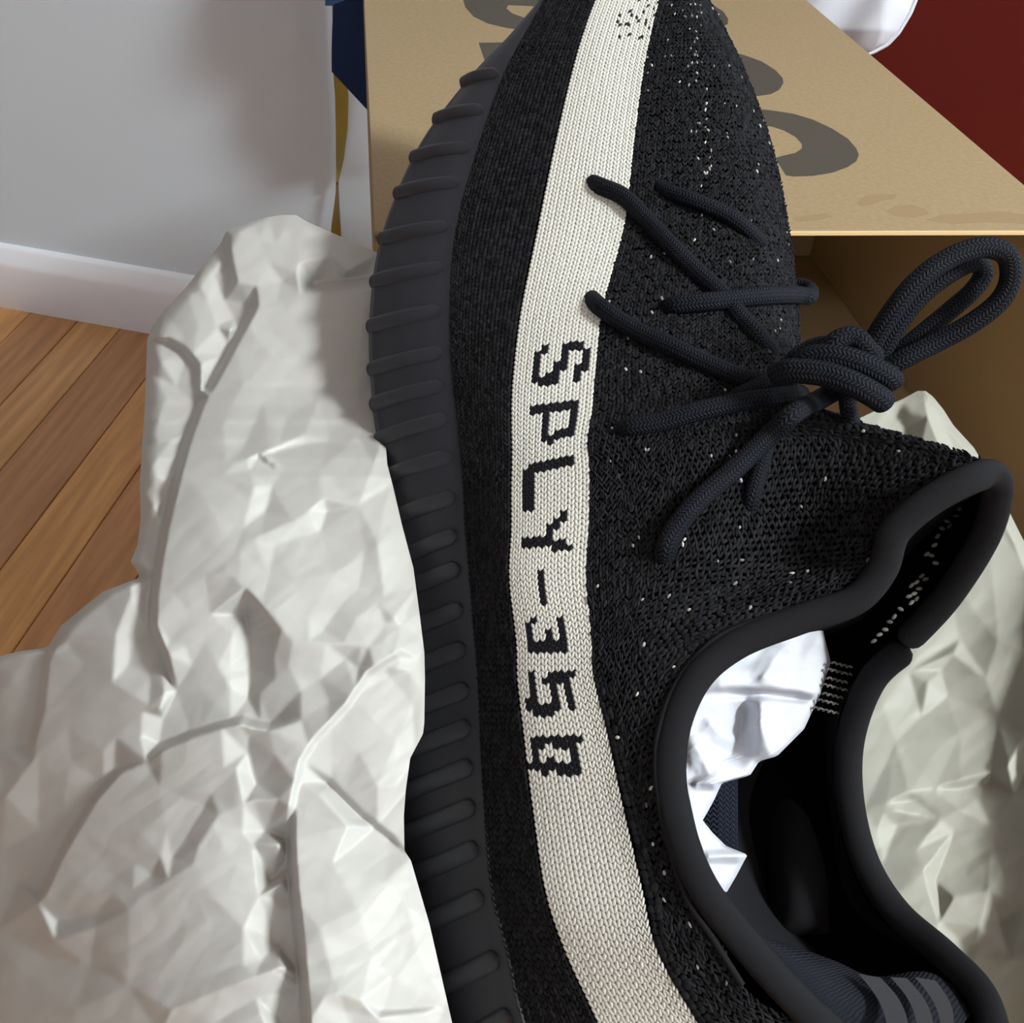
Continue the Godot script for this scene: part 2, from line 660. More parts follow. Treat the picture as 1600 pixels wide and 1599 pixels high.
func shoe_box() -> void:
	var fl := at(584, 362, D0)
	top_y = fl.y
	front_z = fl.z
	left_x = fl.x
	right_x = on_plane(1686, 361, top_y).x
	var back := -0.872
	var low := top_y - BOX_H
	var th := 0.0024
	var o := thing("box_sleeve", "open kraft cardboard shoe box sleeve with large grey letters on top", "box", Vector3(left_x, low, front_z))
	part("top_panel", box(Vector3(left_x, top_y - th, back), Vector3(right_x, top_y, front_z), 0.0008), M.kraft, o)
	part("side_panel", box(Vector3(left_x, low, back), Vector3(left_x + th, top_y - th - 0.0035, front_z), 0.0006), M.kraft, o)
	part("side_panel", box(Vector3(right_x - th, low, back), Vector3(right_x, top_y - th, front_z), 0.0006), M.kraft, o)
	part("bottom_panel", box(Vector3(left_x + th, low, back), Vector3(right_x - th, low + th, front_z), 0.0006), M.kraft, o)
	part("back_panel", box(Vector3(left_x + th, low + th, back), Vector3(right_x - th, top_y - th, back + th), 0.0006), M.kraft, o)
	part("front_edge", box(Vector3(left_x + 0.004, top_y - th, front_z), Vector3(right_x - 0.0005, top_y - 0.0002, front_z + 0.0006), 0.0003), M.kraft_cut, o, "pale cut edge of the cardboard")
	var prints := [
		[1140, 165, 1200, 172, 1215, 174, 1240, 178, 1270, 187, 1300, 201, 1325, 217, 1338, 232, 1342, 242, 1338, 252, 1325, 261, 1300, 270, 1270, 275, 1240, 276, 1228, 274, 1211, 247, 1225, 243, 1243, 239, 1253, 232, 1253, 225, 1243, 214, 1225, 204, 1207, 198, 1140, 190],
		[1080, 72, 1150, 83, 1165, 87, 1190, 96, 1212, 110, 1223, 122, 1224, 130, 1218, 140, 1205, 147, 1185, 150, 1080, 150],
		[1060, -14, 1098, -2, 1110, 5, 1130, 18, 1138, 30, 1137, 38, 1128, 41, 1060, 42],
		[722, -30, 724, 0, 727, 11, 740, 26, 763, 37, 793, 44, 811, 46, 840, 48, 840, 20, 823, 29, 800, 21, 791, 13, 795, 8, 840, 10, 880, -30],
		[748, 67, 800, 66, 810, 110, 775, 110, 759, 99]]
	for p in prints:
		var poly := PackedVector2Array()
		for k in range(0, p.size(), 2):
			var w := on_plane(p[k], p[k + 1], top_y)
			poly.append(Vector2(w.x, w.z))
		part("printed_letter", plate(poly, top_y, 0.00008), M.print, o, "dark grey printed letter")
	for p in [[1338, 316, 1352, 306, 1378, 303, 1402, 304, 1398, 310, 1376, 314, 1360, 320, 1344, 322], [1384, 330, 1398, 322, 1424, 320, 1444, 326, 1452, 334, 1430, 340, 1400, 338], [1446, 344, 1470, 336, 1510, 334, 1560, 330, 1610, 336, 1610, 350, 1540, 347, 1490, 350], [1240, 340, 1290, 333, 1300, 338, 1280, 344, 1245, 346]]:
		var poly := PackedVector2Array()
		for k in range(0, p.size(), 2):
			var w := on_plane(p[k], p[k + 1], top_y)
			poly.append(Vector2(w.x, w.z))
		part("stain", plate(poly, top_y, 0.00004), M.stain, o, "faint brown stain on the cardboard")
	# the drawer, pulled out towards the front
	var t := thing("box_tray", "plain kraft cardboard drawer pulled out of the shoe box sleeve", "box", Vector3(left_x, low, 0.0))
	var x0 := left_x + 0.0045
	var x1 := right_x - 0.0045
	var z1 := -0.02
	part("tray_floor", box(Vector3(x0, low + 0.003, -0.72), Vector3(x1, low + 0.005, z1), 0.0004), M.kraft_inner, t)
	part("tray_wall", box(Vector3(x1 - 0.003, low + 0.005, -0.72), Vector3(x1, top_y - 0.008, z1), 0.0006), M.kraft_inner, t)
	part("tray_wall", box(Vector3(x0, low + 0.005, -0.72), Vector3(x0 + 0.002, low + 0.018, z1), 0.0006), M.kraft_inner, t)
	part("tray_wall", box(Vector3(x0 + 0.002, low + 0.005, z1 - 0.003), Vector3(x1 - 0.003, low + 0.018, z1), 0.0006), M.kraft_inner, t)
	part("tray_wall", box(Vector3(x0 + 0.002, low + 0.005, -0.72), Vector3(x1 - 0.003, top_y - 0.008, -0.717), 0.0006), M.kraft_inner, t)

# ------------------------------------------------------------------ what stands around the box
func wall_d(px: float, py: float) -> float:                  # distance to the back wall in a direction
	var n := room_t.basis.z
	var r := cam * Vector3((px - 800.0) / F, -(py - 799.5) / F, -1.0)
	return (room_t.origin - EYE).dot(n) / r.dot(n)

func furniture() -> void:
	var low := top_y - BOX_H
	var o := thing("red_chair", "dark red chair surface showing past the right edge of the box", "chair", Vector3(0.3, 0, -0.3))
	part("seat", plate(PackedVector2Array([Vector2(0.02, -0.95), Vector2(0.36, -1.0), Vector2(0.42, -0.70), Vector2(0.97, -0.62), Vector2(0.97, 0.02), Vector2(0.02, 0.02)]), low - 0.0805, 0.08), M.red, o)
	part("backrest", box(Vector3(0.62, low - 0.12, 0.012), Vector3(1.6, 1.02, 0.042), 0.008, room_t), M.red, o)
	for x in [0.03, 0.9]:
		for z in [-0.62, -0.03]:
			part("leg", box(Vector3(x, 0.0, z), Vector3(x + 0.04, low - 0.08, z + 0.04), 0.004), M.red, o)
	# white cloth hanging over the backrest: a soft rounded end with a hem
	var c := thing("white_cloth", "white cloth with a rounded end hanging on the red chair behind the box", "cloth", at(1340, 20, 0.84))
	var edge := [[-300, 1445], [-60, 1440], [0, 1429], [20, 1421], [50, 1403], [68, 1386], [80, 1364], [84, 1350]]
	var left := [[-300, 1180], [0, 1200], [60, 1300], [84, 1346]]
	var rows := []
	var hem := PackedVector3Array()
	for j in 61:
		var y := -300.0 + 384.0 * (1.0 - pow(1.0 - j / 60.0, 1.6))
		var line := PackedVector3Array()
		for i in 25:
			var u := i / 24.0
			var x := lerpf(lerp_table(left, y), lerp_table(edge, y), u)
			var e := clampf(minf(1.0 - u, u) * 5.0, 0.0, 1.0) * clampf((86.0 - y) / 40.0, 0.0, 1.0)
			line.append(at(x, y, wall_d(x, y) - 0.046 - 0.02 * sqrt(e) - 0.003 * sin(x * 0.06 + y * 0.04)))
		rows.append(line)
		hem.append(line[24])
	part("cloth_body", sheet(rows), M.cloth, c)
	part("hem", cord(hem, 0.0028, 0.0028, 8), M.cloth, c)
	# blue cloth and gold ribbon hanging by the wall behind the box
	var b := thing("blue_cloth", "dark blue cloth hanging at the wall behind the left edge of the box", "cloth", at(540, 60, 0.92))
	var cl := []
	for j in 31:
		var line := PackedVector3Array()
		var v := j / 30.0
		for i in 21:
			var u := i / 20.0
			var y := lerpf(-260.0, 112.0 + minf(u * 257.0 * 1.1, 70.0), v)
			var x := lerpf(523.0, 780.0, u) + 5.0 * sin(v * 5.0) * (1.0 - u)
			line.append(at(x, y, wall_d(x, y) - 0.10 + 0.006 * sin(u * 9.0 + v * 2.0) + 0.01 * v * u))
		cl.append(line)
	part("drape", sheet(cl), M.navy, b)
	var fold := []
	for j in 13:
		var line := PackedVector3Array()
		var v := j / 12.0
		for i in 11:
			var u := i / 10.0
			var fx := lerpf(508.0, 760.0, u)
			var fy := lerpf(-260.0, 9.0 + 4.0 * u, v)
			line.append(at(fx, fy, wall_d(fx, fy) - 0.075 - 0.03 * sin(PI * minf(v * 1.02, 1.0)) - 0.02 * v + 0.004 * sin(u * 7.0)))
		fold.append(line)
	part("folded_top", sheet(fold), mat(Color(0.24, 0.33, 0.50), 0.9, 0.2), b)  # paler than the drape: light from above is put into the colour
	var g := thing("gold_ribbon", "narrow twisted gold ribbon hanging in front of the white wall", "ribbon", at(525, 365, 1.11))
	var wide := [[-200, 22], [0, 24], [60, 22], [110, 21], [150, 21], [200, 19], [250, 12], [285, 4], [300, 5], [330, 10], [350, 14], [380, 18], [430, 20]]
	var mid := [[-200, 531], [0, 531], [110, 531], [150, 534], [200, 534], [250, 531], [285, 527], [300, 527], [350, 525], [430, 524]]
	var rib := []
	for j in 91:
		var y := -200.0 + 630.0 * j / 90.0
		var w := lerp_table(wide, y)
		var m := lerp_table(mid, y)
		var tw := sqrt(maxf(0.0, 1.0 - pow(w / 25.0, 2.0))) * (1.0 if y < 288.0 else -1.0)
		var line := PackedVector3Array()
		for i in 5:
			var u := i / 4.0 - 0.5
			line.append(at(m + w * u, y, wall_d(m, y) - 0.018 + tw * u * 0.014 + 0.0004 * sin(y * 0.5)))
		rib.append(line)
	part("ribbon_band", sheet(rib), M.gold, g)

# ------------------------------------------------------------------ wrapping paper to the left of the box
func tissue_beside() -> void:
	var L := [[336, 440], [338, 420], [346, 395], [362, 353], [380, 345], [405, 325], [450, 290], [487, 255], [508, 240], [530, 230], [580, 228], [640, 226], [700, 222], [760, 218], [810, 220], [850, 215], [878, 204], [893, 214], [903, 218], [925, 160], [978, 95], [1012, 74], [1018, 30], [1028, -10], [1060, -60], [1700, -90]]
	var R := [[336, 462], [346, 478], [367, 525], [385, 567], [397, 592], [410, 625], [670, 640], [688, 606], [697, 603], [725, 605], [760, 614], [820, 628], [888, 646], [963, 656], [1019, 663], [1060, 664], [1130, 663], [1147, 661], [1185, 641], [1235, 634], [1275, 631], [1330, 632], [1345, 642], [1444, 671], [1575, 701], [1700, 730]]
	var near := [[330, 0.425], [420, 0.415], [650, 0.375], [700, 0.342], [800, 0.326], [1000, 0.303], [1200, 0.291], [1400, 0.279], [1600, 0.266], [1700, 0.262]]
	var folds := [
		452,336,0, 420,338,-2, 395,346,-2, 353,362,3, 405,372,5, 470,396,7, 463,446,3, 440,440,-1, 400,446,3, 368,457,2, 360,410,4, 420,410,3,
		525,367,0, 567,385,-2, 500,380,4, 520,400,2, 545,420,-1, 585,400,-4, 600,430,-8,
		478,444,-6, 530,436,-9, 590,428,-10, 470,455,2, 505,452,3, 560,450,0, 610,440,-3,
		345,380,-2, 325,405,0, 335,430,-5, 350,470,-9, 366,500,-10, 310,440,1, 290,450,-1, 300,480,2, 325,470,0,
		255,487,-2, 246,528,3, 235,530,-4, 262,540,3, 285,520,2, 310,510,3, 340,510,0, 308,568,2, 290,560,-2, 275,605,-6, 304,650,-9, 310,628,-2, 252,565,1, 228,580,-3, 226,640,-2, 260,620,0, 240,680,1, 265,690,-2, 285,690,-8, 222,700,-2, 235,730,4, 268,730,-8, 218,760,-1, 240,790,0, 250,800,-8, 220,810,-1, 215,850,0, 235,850,-6, 204,878,2, 222,900,-4, 238,880,-8,
		400,468,6, 389,491,5, 374,500,4, 361,514,3, 378,527,5, 352,572,5, 320,633,6, 298,690,7, 281,750,7, 264,820,7, 253,880,7, 246,930,7, 243,980,7, 252,1008,6,
		400,530,8, 380,600,9, 350,660,9, 330,720,9, 434,465,4, 480,470,3, 540,463,2, 428,520,5, 447,480,6, 430,560,7, 412,630,6, 470,560,4, 520,540,4, 560,560,1, 600,560,-4, 500,620,3, 560,640,2, 600,660,2, 450,650,4,
		336,720,6, 370,722,8, 405,711,9, 450,690,8, 489,672,9, 500,682,5, 530,684,3, 596,668,4, 420,695,5, 380,700,4, 390,735,4, 440,740,2, 460,700,3,
		345,745,6, 320,780,8, 398,760,7, 392,781,6, 380,826,5, 425,760,2, 415,800,1, 440,728,4, 500,735,5, 584,727,6, 605,710,4, 540,700,6, 595,697,8,
		518,769,4, 510,800,0, 470,808,6, 450,820,2, 500,830,1, 430,850,3, 386,847,6, 344,886,7, 300,905,6, 272,928,5, 355,875,3,
		560,790,4, 600,800,3, 620,840,2, 570,860,4, 590,850,6, 640,880,0, 560,920,1, 600,930,3, 520,900,4, 460,910,5, 420,900,4,
		353,891,8, 392,928,7, 440,982,7, 457,1002,6, 300,960,2, 330,960,0, 377,955,1, 365,990,-3, 386,960,-5, 392,1030,-9, 360,1040,-5, 388,1115,-14, 375,1090,-10, 320,1000,0, 340,1040,-2, 360,1075,-4, 300,1040,-1, 290,1010,2, 264,1000,4, 270,1040,0, 254,1069,-4, 275,1080,-3, 315,1080,-3, 335,1100,-5, 285,1140,-3, 262,1090,-2, 255,1120,-5, 249,1155,-4,
		428,1030,1, 415,1030,-3, 398,1063,-2, 405,1085,-6, 391,1108,-9, 430,1060,-1, 462,1003,6, 450,1040,3,
		482,962,5, 554,970,6, 616,965,5, 506,984,3, 560,995,2, 602,976,3, 530,950,3, 590,940,4, 625,980,2, 640,1000,2,
		509,1005,6, 590,1011,6, 636,1014,5, 480,1010,6, 540,1030,2, 560,1045,3, 500,1060,1, 470,1080,0, 575,1053,5, 620,1045,4, 610,1060,1, 640,1050,2, 655,1030,0,
		543,1103,5, 493,1156,7, 472,1190,9, 459,1237,10, 450,1300,10, 447,1396,8, 437,1140,3, 470,1125,3, 515,1098,3,
		255,1166,4, 300,1147,4, 340,1135,5, 378,1125,6, 390,1131,6, 387,1175,0, 389,1150,3, 400,1225,-4, 415,1300,-7, 425,1375,-9, 434,1474,-9, 441,1600,-8,
		370,1200,4, 380,1260,2, 395,1320,0, 405,1400,-1, 410,1500,-1, 415,1600,-1, 430,1180,6, 435,1250,6, 437,1320,3, 440,1380,0,
		456,1400,9, 462,1440,10, 468,1474,10, 481,1600,10, 453,1500,-8, 466,1590,-8,
		520,1187,3, 478,1205,6, 560,1175,4, 617,1162,3, 515,1222,6, 500,1240,5, 565,1272,5, 545,1290,7, 623,1317,3, 600,1290,3, 590,1230,5, 620,1230,3, 520,1350,8, 560,1420,8, 500,1450,10, 600,1380,5, 640,1420,2, 580,1500,6, 520,1530,9, 612,1527,3, 594,1580,2, 650,1480,1, 486,1600,8, 506,1560,10, 531,1552,10, 565,1565,9, 592,1590,6, 540,1580,6,
		645,1100,0, 660,1080,0, 650,1180,0, 635,1235,-1, 640,1340,-1, 670,1444,-2, 700,1575,-3, 610,760,0, 630,830,0, 650,920,-1, 660,1000,-1,
		160,925,0, 95,978,0, 72,1020,2, 45,1014,-2, 0,1028,-3, -40,1050,-5,
		181,1000,4, 205,930,2, 215,960,-2, 200,1040,-2, 176,1066,4, 158,1081,4, 126,1115,5, 140,1090,1, 90,1150,4, 52,1187,3, 0,1257,0, 100,1080,3, 110,1010,2, 130,1040,3, 71,1034,4, 62,1060,3, 60,1110,1, 40,1100,-4, 20,1060,-1, 0,1090,-2, 44,1150,-2, 0,1170,-3, 20,1130,-4, -60,1150,-5,
		210,1000,-4, 235,1050,-5, 240,1080,1, 257,1081,2, 210,1121,3, 180,1150,2, 152,1184,1, 220,1150,1, 250,1108,3,
		286,1152,4, 252,1168,5, 184,1194,6, 230,1190,3, 110,1190,1, 60,1230,-1,
		181,1213,6, 147,1247,5, 118,1294,5, 92,1339,5, 60,1404,4, 140,1240,-2, 110,1285,-4, 85,1330,-4, 50,1400,-4, 60,1300,-5, 100,1250,-2, 0,1330,-7, 30,1380,-7, -60,1300,-8,
		200,1280,4, 250,1230,4, 320,1180,5, 260,1300,3, 330,1240,3, 350,1200,4,
		395,1251,3, 341,1273,6, 310,1323,6, 302,1349,6, 263,1376,5, 223,1402,4, 190,1430,3, 320,1260,1, 290,1310,1, 270,1340,1, 250,1338,4, 210,1349,3, 180,1370,2, 207,1391,4, 131,1404,3, 45,1412,1, 150,1430,-1, 90,1440,-3, 240,1365,1,
		350,1330,3, 380,1300,1, 330,1400,3, 380,1450,2, 280,1450,2, 212,1412,2, 150,1450,2, 85,1470,2, 60,1490,-4, 0,1450,-5, 30,1520,-3, 140,1510,-3,
		424,1517,2, 332,1552,3, 255,1585,2, 300,1530,1, 380,1510,2, 400,1560,-2, 330,1600,-2, 200,1540,1, 120,1580,-1, 250,1620,-3, 0,1600,-4, 400,1660,-4, 200,1680,-5, 0,1690,-6, -80,1690,-8, 500,1690,4, 600,1690,3, 720,1690,-2, -80,1500,-8,
		-95,330,-5, 740,330,-8, 740,700,-6, 740,1000,-4, 740,1300,-3, -95,900,-4, 100,700,-4, -95,1700,-8, 740,1700,-3]
	var rows := []
	var nx := 270
	var ny := 400
	# long folds: height on the side that lies upward of a line to the right, height on the other side, half distance of the two; then the line
	var lines := [
		[7, -8, 5, 398, 478, 392, 490, 371, 527, 347, 572, 313, 633, 292, 690, 275, 750, 258, 820, 247, 880, 240, 930, 238, 980, 250, 1010, 264, 1040],
		[-7, 8, 6, 481, 1640, 468, 1474, 458, 1385, 453, 1300],
		[-9, 7, 5, 250, 1168, 300, 1147, 345, 1133, 378, 1125, 390, 1130, 437, 1138],
		[8, 4, 4, 456, 1262, 461, 1237, 472, 1190, 493, 1156, 543, 1103, 575, 1053, 634, 1016],
		[5, -4, 5, 184, 1205, 147, 1247, 118, 1294, 92, 1339, 60, 1410],
		[4, -4, 5, 90, 990, 71, 1034, 63, 1110, 44, 1180],
		[4, 4, 0, 358, 363, 405, 374, 470, 396, 463, 440],
		[-12, -12, 0, 486, 445, 530, 439, 600, 430],
		[5, 5, 0, 470, 458, 530, 456, 600, 448],
		[5, -6, 5, 352, 366, 358, 410, 369, 456],
		[3, -6, 5, 262, 532, 285, 545, 308, 570, 311, 630],
		[6, 6, 0, 272, 928, 344, 886, 386, 847, 470, 808, 518, 769],
		[8, 8, 0, 336, 720, 370, 722, 405, 711, 450, 690, 489, 671],
		[3, 3, 0, 405, 711, 460, 698, 530, 685, 600, 668],
		[7, 7, 0, 353, 890, 392, 928, 440, 982, 457, 1002, 509, 1005, 590, 1011, 636, 1014],
		[5, 5, 0, 395, 1251, 341, 1273, 310, 1323, 302, 1349, 263, 1376, 223, 1402, 190, 1430],
		[4, 4, 0, 207, 1391, 131, 1404, 45, 1412],
		[3, 3, 0, 440, 1512, 332, 1552, 255, 1585],
		[-11, -11, 0, 386, 960, 392, 1030, 388, 1105],
		[3, 3, 0, 257, 1081, 210, 1121, 152, 1184],
		[4, 4, 0, 181, 990, 176, 1066, 158, 1081, 126, 1115, 52, 1187, 0, 1257],
		[1, -3, 4, 515, 1222, 565, 1272, 623, 1317]]
	var sole_x := []
	var sole_d := []
	for a in rows_a:
		sole_x.append([a.y, a.x])
		sole_d.append([a.y, a.z])
	var hm := folded(with_lines(folds, lines), -92.0, 734.0, nx, 336.0, 1690.0, ny)
	soften(hm, nx + 1, ny + 1, 1)
	for j in ny + 1:
		var py := 336.0 + (1690.0 - 336.0) * j / ny
		var l := lerp_table(L, py)
		var r := lerp_table(R, py)
		var dn := (lerp_table(near, py - 45.0) + lerp_table(near, py - 15.0) + lerp_table(near, py + 15.0) + lerp_table(near, py + 45.0)) / 4.0
		var line := PackedVector3Array()
		var last := 0.0
		for i in nx + 1:
			var px := clampf(-92.0 + 826.0 * i / nx, l, r)
			var q := clampf((470.0 - px) / 470.0, 0.0, 1.2)
			var d := dn + 0.055 * q * q
			var gx := (px + 92.0) / 826.0 * nx
			var g0 := clampi(int(gx), 0, nx - 1)
			var hmm := 0.72 * lerpf(hm[j * (nx + 1) + g0], hm[j * (nx + 1) + g0 + 1], gx - g0)
			hmm += 0.45 * facet(px + 31.0, py - 17.0, 47.0, 8) + 0.16 * facet(px, py, 21.0, 5)
			var edge := minf(px - l, r - px) if py > 690.0 else px - l
			if py < 420.0:
				edge = minf(edge, (py - 334.0) * 0.8)
			if py > 690.0:
				edge = px - l
			var roll := 1.0 - clampf(edge / 26.0, 0.0, 1.0)
			d += 0.008 * roll * roll
			line.append(at(px, py, d - hmm * 0.001))
			last = d - hmm * 0.001
		# the sheet goes on round the sole's lower edge and in under the shoe
		var ax := lerp_table(sole_x, py)
		var ad := lerp_table(sole_d, py)
		for f in [[r - 3.0, last + 0.004, r - 3.0], [minf(r - 6.0, ax - 10.0), lerpf(last, ad, 0.7), 0.0], [ax - 12.0, ad + 0.006, 0.0], [ax + 20.0, ad + 0.012, 0.0]]:
			if py > 690.0:
				line.append(at(f[0], py, maxf(f[1], last + 0.001)))
			else:
				line.append(at(r + 1.0, py, last + 0.0005))
		rows.append(line)
	var o := part("wrapping_paper", sheet(rows), M.paper, self)
	tag(o, "large crumpled cream tissue paper sheet draped out of the box left of the sneaker", "tissue paper")

func tissue_in_tray() -> void:
	var R := [[611, 1446], [620, 1458], [640, 1474], [665, 1490], [700, 1522], [770, 1562], [850, 1602], [950, 1640], [1700, 1660]]
	var L := [[611, 1434], [625, 1408], [640, 1372], [660, 1330], [700, 1300], [1700, 1300]]
	var folds := [
		1442,611,3, 1410,628,2, 1380,640,0, 1400,655,-3, 1425,645,4, 1415,672,-4, 1450,650,7, 1465,690,6, 1440,690,3, 1490,700,0, 1500,760,3, 1540,800,0, 1475,830,2, 1550,900,1, 1480,900,3, 1600,880,-3,
		1530,965,2, 1490,1020,4, 1450,1065,3, 1500,1000,0, 1470,1050,0, 1560,1000,2, 1600,1020,0, 1420,1050,1, 1380,1100,2, 1440,1120,-1, 1480,1090,-1, 1540,1060,2, 1400,1160,2, 1500,1150,2, 1560,1120,0, 1600,1150,2,
		1350,1266,2, 1385,1255,4, 1420,1240,5, 1460,1232,4, 1500,1220,5, 1550,1207,4, 1575,1195,6, 1420,1250,1, 1500,1232,1, 1545,1220,0, 1585,1240,3, 1600,1210,-1,
		1380,1275,3, 1405,1268,4, 1402,1290,0, 1372,1298,2, 1440,1245,3, 1470,1280,3, 1500,1265,4, 1530,1250,1, 1490,1300,1, 1550,1290,2, 1600,1300,1, 1430,1330,3, 1380,1350,2, 1445,1360,5, 1460,1375,1, 1455,1400,4, 1470,1405,1, 1490,1403,5, 1545,1392,4, 1400,1410,3, 1468,1440,4, 1500,1470,0, 1530,1450,3, 1560,1440,0, 1600,1420,2, 1420,1470,3, 1450,1520,2, 1520,1520,0, 1580,1500,1, 1600,1560,-3, 1500,1580,-3, 1560,1540,-1,
		1280,600,0, 1670,600,-3, 1280,900,0, 1280,1200,1, 1280,1500,0, 1280,1690,-4, 1670,900,-3, 1670,1200,0, 1670,1500,-2, 1670,1690,-6]
	var hm := folded(folds, 1290.0, 1662.0, 186, 611.0, 1671.0, 260)
	soften(hm, 187, 261, 1)
	var near := [[600, 0.425], [700, 0.405], [900, 0.372], [1100, 0.345], [1300, 0.322], [1500, 0.305], [1560, 0.303], [1600, 0.303], [1700, 0.302]]
	var rows := []
	for j in 261:
		var py := 611.0 + 1060.0 * j / 260.0
		var l := lerp_table(L, py)
		var r := lerp_table(R, py)
		var line := PackedVector3Array()
		for i in 121:
			var px := lerpf(l, r, i / 120.0)
			var d := lerp_table(near, py) - 0.016 * pow(clampf((px - 1450.0) / 180.0, 0.0, 1.4), 3.0) * smoothstep(700.0, 1000.0, py)
			var gx := clampf((px - 1290.0) / 372.0 * 186.0, 0.0, 185.99)
			var g0 := int(gx)
			var hmm := 0.95 * lerpf(hm[j * 187 + g0], hm[j * 187 + g0 + 1], gx - g0) + 0.5 * facet(px, py, 61.0, 4) + 0.2 * facet(px, py, 27.0, 6)
			var edge := minf(r - px, (py - 609.0) * 0.8)
			var roll := 1.0 - clampf(edge / 18.0, 0.0, 1.0)
			d += 0.014 * roll * roll
			line.append(at(px, py, d - hmm * 0.001))
		rows.append(line)
	var o := part("tray_paper", sheet(rows), M.tray_paper, self)
	tag(o, "greyish crumpled tissue paper sheet inside the drawer right of the sneaker collar", "tissue paper")

# ------------------------------------------------------------------ sneaker
# stations from toe to heel; each row: sole edge, lip (B), stripe edges (C, D), two points, ridge or collar (F): x, y, distance
var rows_a := []        # lower edge of the sole wall
var rows_u := []        # upper: B C D E G F

func stations() -> void:
	var P := [
		[[940, -135], [930, -120], [965, -125], [1010, -130], [1030, -128], [1050, -125], [1070, -115]],
		[[872, -20], [868, -30], [945, -40], [1036, -45], [1060, -45], [1075, -42], [1088, -40]],
		[[806, 47], [828, 40], [916, 40], [1020, 40], [1060, 38], [1095, 36], [1128, 38]],
		[[728, 128], [789, 113], [895, 110], [1006, 108], [1070, 105], [1130, 103], [1160, 104]],
		[[652, 235], [750, 220], [868, 225], [991, 222], [1080, 218], [1155, 214], [1203, 218]],
		[[597, 375], [713, 355], [840, 360], [976, 352], [1090, 345], [1180, 340], [1230, 345]],
		[[580, 505], [703, 480], [814, 490], [943, 478], [1085, 470], [1190, 462], [1246, 470]],
		[[584, 620], [707, 590], [802, 595], [931, 580], [1080, 565], [1195, 555], [1250, 555]],
		[[592, 685], [714, 650], [800, 655], [926, 640], [1080, 622], [1200, 612], [1256, 625]],
		[[597, 738], [719, 700], [801, 710], [919, 690], [1080, 665], [1230, 645], [1349, 662]],
		[[600, 795], [724, 755], [800, 765], [922, 742], [1085, 715], [1290, 690], [1543, 726]],
		[[603, 862], [727, 820], [800, 830], [921, 815], [1090, 790], [1260, 770], [1458, 780]],
		[[607, 943], [734, 900], [797, 905], [917, 900], [1080, 880], [1240, 870], [1392, 858]],
		[[612, 1042], [742, 1000], [808, 1003], [925, 1000], [1010, 985], [1150, 960], [1263, 950]],
		[[615, 1100], [747, 1060], [810, 1063], [928, 1060], [990, 1045], [1060, 1020], [1124, 997]],
		[[620, 1190], [751, 1150], [820, 1150], [948, 1145], [985, 1135], [1015, 1120], [1040, 1105]],
		[[630, 1300], [757, 1260], [834, 1265], [973, 1260], [995, 1255], [1012, 1250], [1030, 1240]],
		[[650, 1432], [768, 1390], [853, 1390], [1003, 1390], [1030, 1388], [1050, 1386], [1069, 1384]],
		[[672, 1525], [790, 1480], [882, 1480], [1026, 1485], [1062, 1478], [1095, 1470], [1122, 1468]],
		[[700, 1640], [815, 1590], [932, 1590], [1085, 1590], [1130, 1580], [1160, 1572], [1185, 1565]],
		[[735, 1735], [850, 1680], [975, 1680], [1150, 1680], [1210, 1660], [1270, 1640], [1325, 1620]],
		[[830, 1830], [930, 1780], [1060, 1780], [1240, 1770], [1330, 1740], [1400, 1700], [1450, 1660]],
		[[960, 1885], [1010, 1850], [1120, 1850], [1280, 1830], [1370, 1790], [1430, 1750], [1478, 1700]]]
	var D := [
		[0.373, 0.361, 0.358, 0.356, 0.357, 0.359, 0.364], [0.373, 0.357, 0.345, 0.340, 0.340, 0.343, 0.352],
		[0.372, 0.353, 0.339, 0.332, 0.332, 0.336, 0.348], [0.370, 0.349, 0.333, 0.326, 0.325, 0.330, 0.344],
		[0.366, 0.344, 0.328, 0.320, 0.319, 0.324, 0.339], [0.3595, 0.3375, 0.321, 0.313, 0.311, 0.316, 0.331],
		[0.353, 0.331, 0.315, 0.3065, 0.303, 0.307, 0.323], [0.348, 0.326, 0.310, 0.301, 0.296, 0.299, 0.314],
		[0.3445, 0.3225, 0.307, 0.298, 0.291, 0.291, 0.300], [0.342, 0.32, 0.3045, 0.295, 0.287, 0.283, 0.281],
		[0.339, 0.317, 0.302, 0.292, 0.284, 0.284, 0.2605], [0.336, 0.314, 0.299, 0.289, 0.281, 0.285, 0.261],
		[0.332, 0.310, 0.295, 0.285, 0.277, 0.279, 0.264], [0.327, 0.305, 0.290, 0.279, 0.274, 0.269, 0.266],
		[0.324, 0.302, 0.287, 0.275, 0.271, 0.2685, 0.267], [0.3195, 0.2975, 0.282, 0.270, 0.267, 0.265, 0.2635],
		[0.314, 0.292, 0.277, 0.264, 0.262, 0.260, 0.2585], [0.3075, 0.2855, 0.270, 0.257, 0.255, 0.253, 0.2515],
		[0.303, 0.281, 0.266, 0.2525, 0.250, 0.248, 0.2465], [0.2975, 0.2755, 0.262, 0.249, 0.246, 0.244, 0.2425],
		[0.293, 0.271, 0.26, 0.249, 0.246, 0.244, 0.242], [0.288, 0.268, 0.262, 0.255, 0.251, 0.248, 0.246],
		[0.305, 0.289, 0.286, 0.280, 0.272, 0.264, 0.255]]
	var deeper := [0.05, 0.045, 0.04, 0.037, 0.031, 0.025, 0.018, 0.012, 0.008, 0.004, 0.001]
